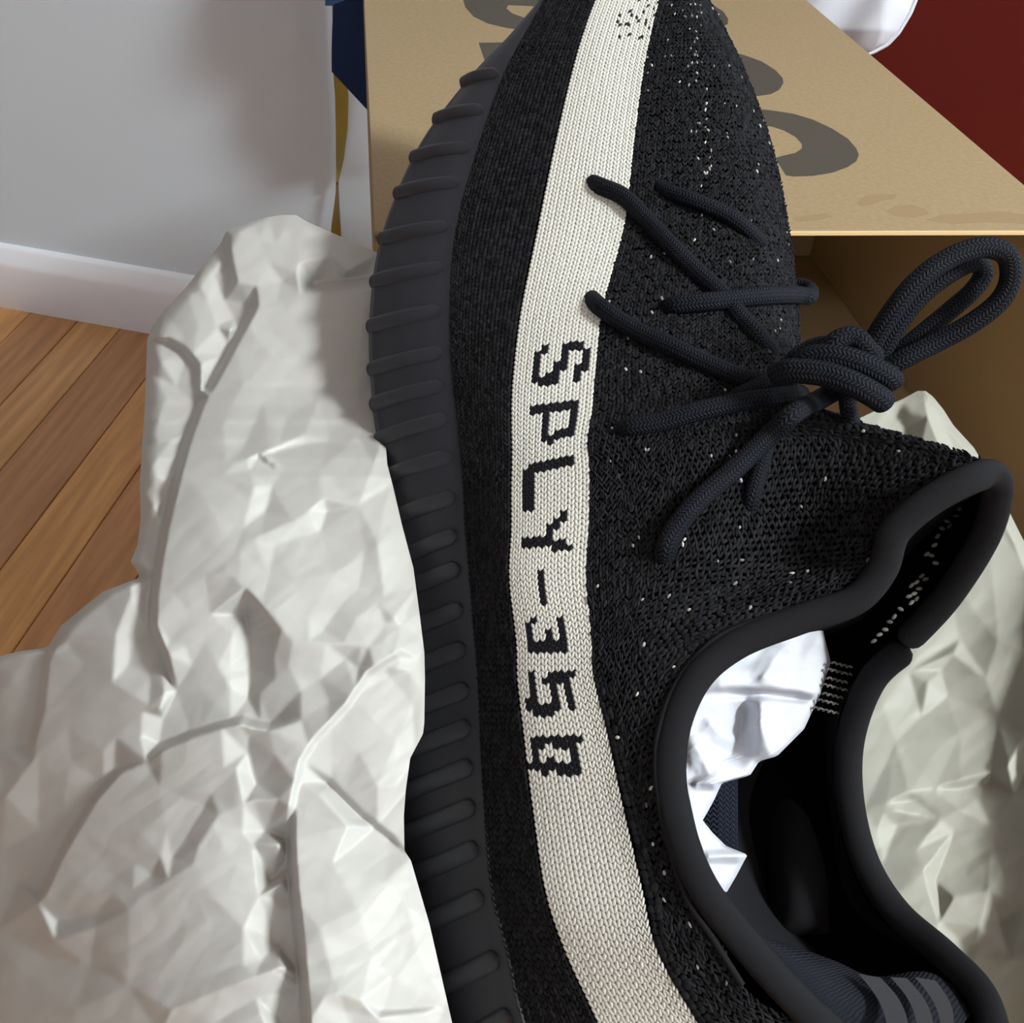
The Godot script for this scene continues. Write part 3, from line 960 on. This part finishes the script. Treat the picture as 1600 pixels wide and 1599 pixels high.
	for k in P.size():
		var more: float = deeper[k] if k < deeper.size() else 0.0
		if k > 10:
			P[k][0][1] += 12
		D[k][0] = D[k][1] + [0.011, 0.013, 0.014, 0.015, 0.016, 0.018, 0.019, 0.020, 0.021, 0.022, 0.024, 0.026, 0.028, 0.030, 0.031, 0.033, 0.035, 0.036, 0.037, 0.038, 0.038, 0.038, 0.022][k]
		for i in 7:
			D[k][i] += more
		var r := PackedVector3Array()
		for i in range(1, 7):
			r.append(Vector3(P[k][i][0], P[k][i][1], D[k][i]))
		rows_u.append(r)
		rows_a.append(Vector3(P[k][0][0], P[k][0][1], D[k][0]))

const INWARD := Vector3(0.71, 0.0, 0.71)          # from the near side of the shoe to its far side (right, up, away)

func wall_point(v: float, w: float) -> Vector3:   # on the sole wall: w from 0 (lip) to 1 (lower edge)
	var b := surf(rows_u, v, 0.0)
	var a := along(PackedVector3Array(rows_a), v)
	var p := b.lerp(a, w)
	return off(p, Vector3(-0.0016, 0.0, -0.0022) * sin(PI * clampf(w, 0.0, 1.0)))

func skin(px: float, py: float) -> float:         # distance of the upper in a direction
	var best := 1e9
	var d := 0.3
	for s in skin_pts:
		var e := (s.x - px) * (s.x - px) + (s.y - py) * (s.y - py)
		if e < best:
			best = e
			d = s.z
	return d

var skin_pts := PackedVector3Array()
var letters := []

func in_letters(x: float, y: float) -> bool:
	for l in letters:
		var bb: Rect2 = l.bb
		if not bb.has_point(Vector2(x, y)):
			continue
		var p := Vector2(x, y)
		var q: Vector2 = Geometry2D.get_closest_point_to_segment(p, l.a, l.b)
		if p.distance_to(q) < l.w + 1.2:
			return true
	return false

func sneaker() -> void:
	var o := thing("sneaker", "black knit sneaker with a pale lettered stripe lying on its side in the box", "shoe", at(800, 1000, 0.40))
	var n := rows_u.size()
	for j in n * 12 - 11:
		for i in 61:
			skin_pts.append(surf(rows_u, j / 12.0, i / 12.0))
	# --- upper shell: closed over the instep at the toe, open at the collar
	var shell := []
	for j in (n - 1) * 8 + 1:
		var v := j / 8.0
		var line := PackedVector3Array()
		var b := surf(rows_u, v, 0.0)
		var gap := clampf((v - 7.0) / 6.0, 0.0, 1.0)
		line.append(at3(off(b, Vector3(0.004, 0, 0.014))))
		line.append(at3(off(b, Vector3(0.002 + 0.0012 * gap, 0, 0.005 + 0.003 * gap))))
		for i in 39:
			line.append(at3(off(surf(rows_u, v, 0.15 + 4.85 * i / 38.0), Vector3(0, 0, 0.0006))))
		shell.append(line)
	part("upper", sheet(shell), M.under_black, o)
	var far := []
	var width := [0.02, 0.05, 0.062, 0.07, 0.078, 0.084, 0.085, 0.084, 0.082, 0.08]
	for k in 10:
		var f: Vector3 = rows_u[k][5]
		var b2 := off(rows_u[k][0], INWARD * width[k])
		var r := PackedVector3Array()
		r.append(f)
		r.append(off(f, Vector3(-0.001 if k < 9 else -0.01, 0, 0.016)))
		r.append(off(f.lerp(b2, 0.6), Vector3(0.016, 0, 0.012)))
		r.append(b2)
		far.append(r)
	part("far_side", net(far, 8, 8), M.under_black, o)
	# --- the far wall of the opening, outside
	var medial := medial_line()
	var fw := []
	var widths2 := [0.08, 0.078, 0.076, 0.074, 0.072, 0.07, 0.068, 0.066, 0.064, 0.06, 0.055, 0.04, 0.022, 0.008]
	for k in 14:
		var mt: Vector3 = medial[k]
		var b2 := off(rows_u[mini(9 + k, n - 1)][0], INWARD * widths2[k])
		var r := PackedVector3Array()
		r.append(mt)
		r.append(off(mt.lerp(b2, 0.4), Vector3(0.006, 0, 0.012)))
		r.append(b2)
		fw.append(r)
	part("far_collar_wall", net(fw, 6, 8), M.under_black, o)
	# --- sole
	var sole := []
	for k in n:
		var a: Vector3 = rows_a[k]
		var b: Vector3 = rows_u[k][0]
		var w: float = width[k] if k < 10 else widths2[clampi(k - 9, 0, 13)]
		var r := PackedVector3Array()
		r.append(off(b, Vector3(0.007, 0, 0.012)))
		r.append(off(b, Vector3(0.0026, 0, 0.0022)))
		r.append(off(b, Vector3(0.0004, 0, -0.0002)))
		for wv in [0.08, 0.3, 0.6, 0.88]:
			r.append(wall_point(k, wv))
		r.append(a)
		r.append(off(a, Vector3(0.0015, 0, 0.006)))
		r.append(off(a, INWARD * w * 0.5))
		r.append(off(a, INWARD * w))
		r.append(off(b, INWARD * (w + 0.004)))
		sole.append(r)
	var ms := part("midsole", net(sole, 8, 5), M.rubber, o, "dark grey ribbed rubber midsole")
	# ribs across the sole wall
	var ends := [[778, 120], [755, 176], [725, 232], [712, 290], [699, 355], [693, 420], [690, 488], [688, 551], [691, 606], [693, 657], [703, 715], [712, 779], [719, 837], [721, 891], [725, 955], [733, 1015], [739, 1077], [743, 1136], [745, 1198], [745, 1264], [748, 1329], [754, 1406], [771, 1500], [790, 1588]]
	for e in ends:
		var py: float = e[1]
		var vb := 0.0
		var best := 1e9
		for s in 421:
			var v := s / 20.0
			var q := wall_point(v, 0.12)
			if absf(q.y - py) < best:
				best = absf(q.y - py)
				vb = v
		var pts := PackedVector3Array()
		for s in 25:
			var w := 0.09 + 0.97 * (0.5 - 0.5 * cos(PI * s / 24.0))
			pts.append(at3(off(wall_point(vb, w), Vector3(0, 0, 0.0001))))
		part("rib", cord(pts, 0.0030, 0.0019, 14, 0.0030), M.rib, ms)
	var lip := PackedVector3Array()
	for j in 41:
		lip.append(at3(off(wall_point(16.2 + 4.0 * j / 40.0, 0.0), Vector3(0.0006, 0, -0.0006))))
	part("lip_highlight", cord(lip, 0.0006, 0.0005, 8, 0.01), mat(Color(0.30, 0.32, 0.36), 0.3, 0.5), ms, "glossy lip edge of the midsole with its highlight put into the pale colour")  # paler grey tube paints the highlight along the glossy lip edge
	knit(o)
	collar(o, medial)
	laces(o)
	stuffing()

func medial_line() -> PackedVector3Array:         # top edge of the far side of the opening, from tongue tip to heel
	return PackedVector3Array([Vector3(1571, 752, 0.263), Vector3(1553, 840, 0.272), Vector3(1486, 940, 0.282), Vector3(1418, 1010, 0.29), Vector3(1362, 1060, 0.297), Vector3(1328, 1150, 0.302), Vector3(1326, 1245, 0.301), Vector3(1350, 1345, 0.295), Vector3(1400, 1425, 0.286), Vector3(1475, 1492, 0.273), Vector3(1532, 1555, 0.262), Vector3(1552, 1640, 0.25), Vector3(1530, 1690, 0.247), Vector3(1470, 1708, 0.2435)])

func knit(o: Node3D) -> void:
	var strokes := [
		[5, 852, 547, 843, 554, 840, 571, 837, 592, 850, 598, 861, 596], [6.5, 861, 594, 870, 583, 879, 570, 882, 556, 888, 545], [5, 888, 542, 902, 540, 912, 548, 911, 570, 906, 583, 896, 592],
		[6, 832, 645, 900, 634], [4, 898, 632, 893, 674], [6, 851, 688, 893, 677], [4, 855, 650, 851, 688],
		[6.5, 827, 738, 890, 720], [6.5, 829, 737, 828, 792],
		[5.5, 886, 801, 855, 837], [7, 823, 848, 855, 846], [7.5, 855, 847, 884, 855],
		[4.5, 848, 895, 849, 937],
		[4.5, 835, 966, 828, 985, 828, 1015], [9, 832, 1013, 879, 1010], [5, 880, 967, 880, 1011], [4, 862, 978, 862, 1003],
		[5, 836, 1057, 831, 1105], [10, 836, 1106, 864, 1107], [5, 865, 1065, 867, 1108], [9, 859, 1062, 886, 1056], [4, 887, 1050, 891, 1115],
		[9, 837, 1157, 895, 1158], [10, 838, 1198, 896, 1199], [4.5, 834, 1155, 836, 1198], [5, 900, 1155, 901, 1197]]
	for s in strokes:
		for k in range(1, s.size() - 2, 2):
			var a := Vector2(s[k], s[k + 1])
			var b := Vector2(s[k + 2], s[k + 3])
			letters.append({"a": a, "b": b, "w": float(s[0]), "bb": Rect2(a, Vector2.ZERO).expand(b).grow(s[0])})
	# the pale band under the stripe's stitches
	var band := []
	for j in 177:
		var v := j / 8.0
		var line := PackedVector3Array()
		for i in 9:
			line.append(at3(off(surf(rows_u, v, 1.0 + i / 8.0), Vector3(0, 0, -0.0003))))
		band.append(line)
	var st := part("stripe", sheet(band), M.under_stripe, o, "pale grey knitted stripe with black letters")
	# rows of stitches: equal steps along the shoe
	var vs := PackedFloat32Array()
	var acc := 0.0
	var prev := at3(surf(rows_u, 0.6, 2.0))
	var pitch := 0.00172
	for s in range(1, 2141):
		var v := 0.6 + s * 0.01
		var p := at3(surf(rows_u, v, 2.0))
		var seg := p.distance_to(prev)
		acc += seg
		prev = p
		if acc >= pitch:
			acc -= pitch
			vs.append(v - 0.01 * acc / maxf(seg, 1e-6))
	var white := []
	var black := []
	var text := []
	for r in vs.size():
		var v := vs[r]
		for c in 12:
			stitch(v, 1.0 + (c + 0.5) / 12.0, 1.0 / 12.0, (c % 2) * 0.35, pitch, 0.06, white, text)
		for c in 10:
			stitch(v, (c + 0.75) / 10.5, 1.0 / 10.5, (c % 2) * 0.35, pitch, 0.22, black, [])
		var len := 0.0
		var q := at3(surf(rows_u, v, 2.0))
		for s in 12:
			var q2 := at3(surf(rows_u, v, 2.0 + (s + 1) / 4.0))
			len += q.distance_to(q2)
			q = q2
		var m := int(len / 0.0018)
		for c in m:
			stitch(v, 2.0 + 3.0 * (c + 0.5) / m, 3.0 / m, rng.randf() * 0.5, pitch, 0.38, black, [])
	multi("stripe_stitches", white, st)
	multi("letter_stitches", text, st)
	multi("black_stitches", black, o)

func stitch(v: float, u: float, du: float, shift: float, pitch: float, wild: float, out: Array, text: Array) -> void:
	var vv := minf(v + shift * 0.05, rows_u.size() - 1.02)
	var p := surf(rows_u, vv, u)
	if p.y > 1840.0 or p.y < -110.0:
		return
	var w := at3(p)
	var tv := (at3(surf(rows_u, vv + 0.03, u)) - w).normalized()
	var u0 := maxf(u - du * 0.5, floorf(minf(u, 2.0)))
	var u1 := minf(u + du * 0.5, 4.999 if u > 2.0 else floorf(u) + 1.0)
	var wu := at3(surf(rows_u, vv, u1)) - at3(surf(rows_u, vv, u0))
	var wide := wu.length() * du / (u1 - u0)
	var tu := wu.normalized()
	var nn := tu.cross(tv).normalized()
	if nn.dot(EYE - w) < 0.0:
		nn = -nn
	tu = tv.cross(nn).normalized()
	var pale := out.size() >= 0 and wild < 0.1
	for sgn in [-1.0, 1.0]:
		var ang: float = sgn * 0.42 + rng.randfn() * wild * 0.6
		var yy := (tv * cos(ang) + tu * sin(ang)).normalized()
		var xx := yy.cross(nn).normalized()
		var sc := 1.0 + rng.randfn() * wild * 0.25
		var pos: Vector3 = w + tu * wide * 0.235 * -sgn + nn * (0.00018 + absf(rng.randfn()) * wild * 0.0004) + tv * rng.randfn() * wild * 0.0003
		var b := Basis(xx * wide * 0.56 * sc, yy * pitch * 1.42 * sc, nn * 0.00085 * sc)
		if pale:
			if in_letters(p.x, p.y):
				text.append([Transform3D(b, pos), Color(0.012, 0.012, 0.016)])
			elif p.y < 62.0 and p.x > 965.0 and rng.randf() < 0.13:
				text.append([Transform3D(b, pos), Color(0.03, 0.03, 0.03)])
			else:
				var k := 0.60 + rng.randf() * 0.05
				out.append([Transform3D(b, pos), Color(k, k * 0.985, k * 0.91)])
		else:
			var k := 0.007 + rng.randf() * 0.013
			var col := Color(k, k * 1.0, k * 1.15)
			if u > 2.0:
				var seam := absf(p.x - lerpf(1080.0, 1105.0, p.y / 300.0)) < 12.0 and p.y < 300.0
				if rng.randf() < (0.10 if seam else 0.010):
					var f := 0.10 + rng.randf() * 0.40
					col = Color(f, f * 0.98, f * 0.93)
					b = Basis(b.x * 0.8, b.y * (0.45 + 0.3 * rng.randf()), b.z * 1.2)
			out.append([Transform3D(b, pos), col])

func multi(called: String, list: Array, parent: Node3D) -> void:
	var sm := SphereMesh.new()
	sm.radius = 0.5
	sm.height = 1.0
	sm.radial_segments = 8
	sm.rings = 4
	var mm := MultiMesh.new()
	mm.transform_format = MultiMesh.TRANSFORM_3D
	mm.use_colors = true
	mm.mesh = sm
	mm.instance_count = list.size()
	for k in list.size():
		mm.set_instance_transform(k, list[k][0])
		mm.set_instance_color(k, list[k][1])
	var o := MultiMeshInstance3D.new()
	o.name = called
	o.multimesh = mm
	o.material_override = M.yarn
	parent.add_child(o, true)
	o.set_meta("kind", "stuff")
	var w := Vector3.ZERO
	var q: Node = parent
	while q != self:
		w += (q as Node3D).position
		q = q.get_parent()
	o.position = -w

func collar(o: Node3D, medial: PackedVector3Array) -> void:
	# near edge of the opening, from the heel up to the tongue tip
	var near := PackedVector3Array([Vector3(1380, 1680, 0.2405), Vector3(1262, 1580, 0.241), Vector3(1160, 1470, 0.2455), Vector3(1092, 1375, 0.250), Vector3(1052, 1260, 0.257), Vector3(1050, 1160, 0.261), Vector3(1085, 1066, 0.264), Vector3(1150, 1008, 0.2655), Vector3(1250, 968, 0.265), Vector3(1335, 938, 0.2635), Vector3(1378, 890, 0.2625), Vector3(1398, 832, 0.261), Vector3(1450, 785, 0.259), Vector3(1510, 752, 0.258), Vector3(1548, 742, 0.260)])
	near.append_array(PackedVector3Array([Vector3(1558, 770, 0.265), Vector3(1538, 840, 0.272), Vector3(1478, 935, 0.282), Vector3(1410, 1008, 0.29)]))
	var pts := PackedVector3Array()
	for p in smooth_line(near, 10):
		pts.append(at3(p))
	part("collar_binding", cord(pts, 0.0039, 0.0022, 14, 0.004), M.binding, o, "smooth black collar binding around the near edge and tongue")
	var mp := PackedVector3Array()
	for p in smooth_line(medial.slice(3, 14), 10):
		mp.append(at3(off(p, Vector3(0, 0, -0.001))))
	part("collar_binding", cord(mp, 0.0040, 0.0026, 14, 0.004), M.binding, o, "smooth black binding of the far collar edge")
	# stitched seam line beside the near binding
	var sp := PackedVector3Array()
	for q in [[1160, 1540], [1112, 1464], [1071, 1400], [1041, 1306], [1027, 1231], [1025, 1175], [1030, 1140], [1046, 1089], [1076, 1040], [1124, 994], [1188, 968], [1263, 944]]:
		sp.append(Vector3(q[0], q[1], skin(q[0], q[1]) - 0.0008))
	var sw := PackedVector3Array()
	for p in smooth_line(sp, 8):
		sw.append(at3(p))
	part("seam_piping", cord(sw, 0.0008, 0.0007, 8), M.binding, o)
	# inside: from the far edge down into the shoe and up under the near edge
	var pairs := [
		[1540, 732, 0.262, 1566, 756, 0.264, 0.003], [1458, 800, 0.262, 1545, 850, 0.274, 0.028], [1400, 860, 0.264, 1478, 938, 0.284, 0.045], [1340, 955, 0.266, 1408, 1012, 0.293, 0.05],
		[1200, 1000, 0.268, 1345, 1062, 0.299, 0.05], [1100, 1070, 0.268, 1314, 1110, 0.303, 0.05], [1066, 1180, 0.264, 1306, 1180, 0.304, 0.05], [1075, 1270, 0.26, 1312, 1290, 0.302, 0.05],
		[1112, 1380, 0.254, 1334, 1366, 0.296, 0.048], [1180, 1460, 0.249, 1374, 1434, 0.287, 0.045], [1262, 1540, 0.246, 1444, 1488, 0.276, 0.04], [1340, 1610, 0.244, 1520, 1545, 0.265, 0.035], [1420, 1680, 0.243, 1545, 1650, 0.252, 0.02]]
	var ln := []
	for q in pairs:
		var a := Vector3(q[0], q[1], q[2])
		var b := Vector3(q[3], q[4], q[5])
		var r := PackedVector3Array([b])
		r.append(b.lerp(a, 0.12) + Vector3(0, 0, q[6] * 0.35))
		r.append(b.lerp(a, 0.4) + Vector3(0, 0, q[6] * 0.85))
		r.append(b.lerp(a, 0.7) + Vector3(0, 0, q[6]))
		r.append(b.lerp(a, 0.92) + Vector3(0, 0, q[6] * 0.6))
		r.append(a + Vector3(0, 0, 0.002))
		ln.append(r)
	part("lining", net(ln, 8, 6), M.lining, o)
	# padded ankle cushion on the far wall
	var pad := []
	for j in 21:
		var v := j / 20.0
		var line := PackedVector3Array()
		for i in 15:
			var u := i / 14.0
			var hgt := pow(sin(PI * clampf(v, 0.0, 1.0)), 0.4) * pow(sin(PI * u), 0.6)
			line.append(at(lerpf(1190, 1288, u) + 8.0 * v, lerpf(1195, 1470, v) - 12.0 * u, lerpf(0.336, 0.300, v) - 0.010 * hgt + 0.006 * (1.0 - u)))
		pad.append(line)
	part("ankle_pad", sheet(pad), M.lining, o)
	# inner heel with three printed bars
	var hl := []
	var low := PackedVector3Array([Vector3(1170, 1455, 0.2485), Vector3(1225, 1510, 0.2465), Vector3(1290, 1570, 0.2445), Vector3(1360, 1640, 0.2425), Vector3(1430, 1690, 0.2415)])
	var high := PackedVector3Array([Vector3(1192, 1462, 0.256), Vector3(1300, 1500, 0.258), Vector3(1365, 1526, 0.259), Vector3(1452, 1520, 0.261), Vector3(1530, 1570, 0.2595)])
	for j in 41:
		var line := PackedVector3Array()
		var a := along(low, j / 10.0)
		var b := along(high, j / 10.0)
		for i in 13:
			var u := i / 12.0
			line.append(at3(a.lerp(b, u) + Vector3(0, 0, -0.003 * sin(PI * u) + 0.008 * pow(u, 6.0))))
		hl.append(line)
	var hm := part("heel_lining", sheet(hl), M.heel_cloth, o, "ribbed dark blue heel lining")
	for q in [[1341, 1522, 1376, 1528, 1386, 1604, 1420, 1604], [1391, 1527, 1417, 1529, 1433, 1604, 1459, 1604], [1429, 1527, 1462, 1533, 1470, 1604, 1490, 1604]]:
		var br := []
		for j in 9:
			var v := j / 8.0
			var line := PackedVector3Array()
			for i in 5:
				var u := i / 4.0
				var x := lerpf(lerpf(q[0], q[2], u), lerpf(q[4], q[6], u), v) + 9.0 * sin(PI * v)
				var y := lerpf(lerpf(q[1], q[3], u), 1604.0, v)
				line.append(at(x, y, lerpf(0.2565, 0.2435, clampf((y - 1520.0) / 84.0, 0.0, 1.0)) - 0.004))
			br.append(line)
		part("printed_bar", sheet(br), M.heel_print, hm, "grey printed bar")
	# pale stitches of the knit's reverse side, inside the tongue and beside the stuffing
	var seam := [[1508, 782], [1500, 795], [1494, 806], [1480, 815], [1472, 826], [1465, 838], [1484, 822], [1460, 852], [1448, 866], [1455, 868], [1462, 880], [1440, 900], [1446, 905], [1432, 910], [1424, 915], [1436, 920], [1428, 928], [1420, 932], [1432, 936], [1424, 942], [1407, 952], [1397, 964], [1390, 972], [1383, 984], [1374, 992], [1365, 1002]]
	var list := []
	for q in seam:
		seam_stitch(q[0], q[1], 0.285, 11.0, 6.5, list)
	for r in 7:
		for c in 6:
			var x := 1294.0 + c * 8.0 + (r % 2) * 4.0 - r * 3.5
			var y := 1036.0 + r * 12.0 + c * 2.0
			if x < 1334.0 - r * 4.5 and x > 1296.0 - r * 4.0:
				seam_stitch(x - 1.5, y - 2.0, 0.3015, 7.5, 4.0, list, 0.55)
				seam_stitch(x + 3.0, y - 2.0, 0.3015, 7.5, 4.0, list, -0.55)
	multi("reverse_stitches", list, o)
	# navy mesh seen through the torn stuffing
	var mm := []
	for r in 16:
		for c in 12:
			var x := 1094.0 + c * 5.0
			var y := 1215.0 + r * 8.2 + (c % 2) * 3.0
			for sg in [-1.0, 1.0]:
				var w := at(x + sg * 1.3, y, 0.2952)
				var yy: Vector3 = (cam.y + cam.x * 0.45 * sg * (1.0 if c % 2 else -1.0)).normalized()
				mm.append([Transform3D(Basis(yy.cross(cam.z) * 0.00062, yy * 0.0014, cam.z * 0.0007), w), Color(0.020, 0.024, 0.038)])
	multi("mesh_stitches", mm, o)
	var mb := []
	for j in 5:
		var line := PackedVector3Array()
		for i in 5:
			line.append(at(1085 + 17.0 * i, 1205 + 34.0 * j, 0.2962 + 0.0015 * i))
		mb.append(line)
	part("mesh_lining", sheet(mb), M.mesh_cloth, o, "navy mesh lining")

func seam_stitch(x: float, y: float, d: float, lw: float, lh: float, list: Array, lean := 9.0) -> void:
	var w := at(x, y, d)
	var ang := rng.randf_range(-0.5, 0.9)
	if lean < 9.0:
		ang = lean + rng.randfn() * 0.15
	var yy := (cam.x * cos(ang) + cam.y * sin(ang)).normalized()
	var k := 0.05 + rng.randf() * 0.09
	list.append([Transform3D(Basis(yy.cross(cam.z) * lh * d / F, yy * lw * d / F, cam.z * 0.0008), w), Color(k, k * 0.96, k * 0.88)])

func laces(o: Node3D) -> void:
	# each strand: half width in mm, then x, y, height above the upper in mm
	var S := [
		[2.9, 920, 284, -3.0, 940, 292, 2.0, 975, 308, 3.0, 1010, 343, 3.0, 1050, 385, 3.0, 1090, 425, 2.8, 1125, 457, 2.0, 1160, 498, 1.6, 1185, 525, 1.6, 1212, 562, -2.0],
		[2.5, 1022, 288, -2.5, 1040, 298, 1.6, 1078, 311, 3.5, 1132, 333, 4.0, 1171, 361, 2.2, 1196, 388, -2.5],
		[2.9, 1040, 480, -1.0, 1062, 476, 2.4, 1120, 470, 4.4, 1200, 462, 5.0, 1245, 461, 6.5, 1264, 463, 3.0, 1262, 452, -3.0, 1240, 444, -6.0],
		[2.9, 920, 462, -3.0, 938, 480, 2.4, 988, 513, 3.2, 1053, 543, 3.4, 1110, 570, 3.4, 1163, 591, 4.0, 1215, 600, 4.0],
		[2.9, 966, 674, -3.0, 985, 668, 2.2, 1031, 660, 3.2, 1088, 644, 4.0, 1145, 631, 4.6, 1206, 622, 5.5, 1260, 616, 8.0],
		[2.3, 1140, 622, 1.0, 1160, 615, 5.0, 1190, 600, 8.0, 1225, 588, 11.0, 1262, 585, 12.0],
		[2.9, 1330, 596, 8.0, 1285, 622, 11.0, 1241, 646, 10.0, 1198, 685, 6.0, 1145, 736, 5.0, 1092, 782, 4.0, 1056, 826, 3.2, 1040, 858, 2.0, 1040, 884, -3.5],
		[2.5, 1230, 652, 4.0, 1202, 685, 2.0, 1188, 730, 2.0, 1175, 775, 1.6, 1166, 806, -3.0]]
	for s in S:
		var c := PackedVector3Array()
		for k in range(1, s.size(), 3):
			c.append(Vector3(s[k], s[k + 1], skin(s[k], s[k + 1]) - s[k + 2] * 0.001))
		strand(o, c, s[0])
	# the knot and the bow stand free of the upper: x, y, distance
	var K := [
		[3.4, 1205, 590, 0.283, 1235, 580, 0.2775, 1290, 585, 0.2735, 1335, 601, 0.2715, 1372, 622, 0.2725, 1384, 632, 0.276],
		[3.3, 1240, 585, 0.2815, 1262, 562, 0.2785, 1300, 556, 0.2755, 1345, 568, 0.274, 1385, 588, 0.275, 1398, 602, 0.279],
		[2.8, 1290, 560, 0.278, 1305, 534, 0.276, 1332, 526, 0.2755, 1352, 540, 0.2755, 1372, 568, 0.278],
		[2.8, 1225, 590, 0.286, 1245, 560, 0.283, 1285, 541, 0.2815, 1330, 548, 0.281],
		[2.8, 1352, 586, 0.282, 1362, 540, 0.277, 1392, 490, 0.272, 1432, 441, 0.269, 1482, 404, 0.268, 1535, 387, 0.268, 1572, 398, 0.269, 1579, 434, 0.271, 1562, 470, 0.273, 1520, 504, 0.276, 1466, 534, 0.279, 1410, 562, 0.281, 1372, 582, 0.284],
		[2.6, 1360, 592, 0.286, 1376, 556, 0.2835, 1402, 510, 0.2805, 1440, 462, 0.278, 1490, 424, 0.276, 1525, 410, 0.2765, 1536, 428, 0.279, 1520, 454, 0.281, 1486, 484, 0.283, 1440, 522, 0.285, 1395, 560, 0.287],
		[2.4, 1322, 600, 0.284, 1326, 640, 0.2835, 1334, 672, 0.284]]
	for s in K:
		var c := PackedVector3Array()
		for k in range(1, s.size(), 3):
			c.append(Vector3(s[k], s[k + 1], s[k + 2]))
		strand(o, c, s[0])

func strand(o: Node3D, c: PackedVector3Array, half: float) -> void:
	var pts := PackedVector3Array()
	for p in smooth_line(c, 10):
		pts.append(at3(p))
	part("lace", cord(pts, half * 0.001, half * 0.00078, 18, 0.0025, 0.0021, 7.0), M.lace, o)

func stuffing() -> void:
	var R := [[975, 1300], [985, 1286], [1035, 1298], [1085, 1282], [1140, 1256], [1182, 1214], [1190, 1186], [1212, 1172], [1224, 1128], [1250, 1116], [1272, 1104], [1282, 1098], [1300, 1112], [1322, 1134], [1336, 1168], [1370, 1150], [1404, 1130]]
	var cs := make_creases([
		[5, 14, 40, 1290, 1085, 1220, 1080, 1150, 1076, 1100, 1078],
		[-5, 14, 14, 1270, 1092, 1200, 1084, 1105, 1082],
		[5, 30, 20, 1188, 1083, 1186, 1130, 1200, 1170, 1212, 1188],
		[-6, 25, 25, 1165, 1085, 1158, 1130, 1148, 1170, 1135, 1190],
		[4, 20, 20, 1078, 1150, 1095, 1180, 1110, 1210, 1130, 1216],
		[3, 20, 30, 1185, 1070, 1210, 1030, 1240, 1000],
		[3, 15, 15, 1080, 1225, 1125, 1222],
		[3, 15, 15, 1095, 1340, 1130, 1338, 1168, 1337],
		[3, 12, 20, 1100, 1120, 1130, 1150, 1150, 1160]])
	var rows := []
	for j in 141:
		var py := 972.0 + 434.0 * j / 140.0
		var r := lerp_table(R, py)
		var line := PackedVector3Array()
		for i in 71:
			var px := lerpf(1030.0, r, i / 70.0)
			var d := 0.283 + 0.02 * clampf((px - 1080.0) / 200.0, 0.0, 1.2) - 0.012 * clampf((py - 1180.0) / 200.0, 0.0, 1.0)
			var hmm := 1.15 * crease_field(cs, px, py) + 1.1 * facet(px, py, 52.0, 9) + 0.5 * facet(px, py, 24.0, 2)
			var roll := 1.0 - clampf((r - px) / 10.0, 0.0, 1.0)
			d += 0.004 * roll * roll
			line.append(at(px, py, d - hmm * 0.001))
		rows.append(line)
	var o := part("stuffing_paper", sheet(rows), M.white_paper, self)
	tag(o, "bright white crumpled paper stuffed inside the sneaker's opening", "tissue paper")
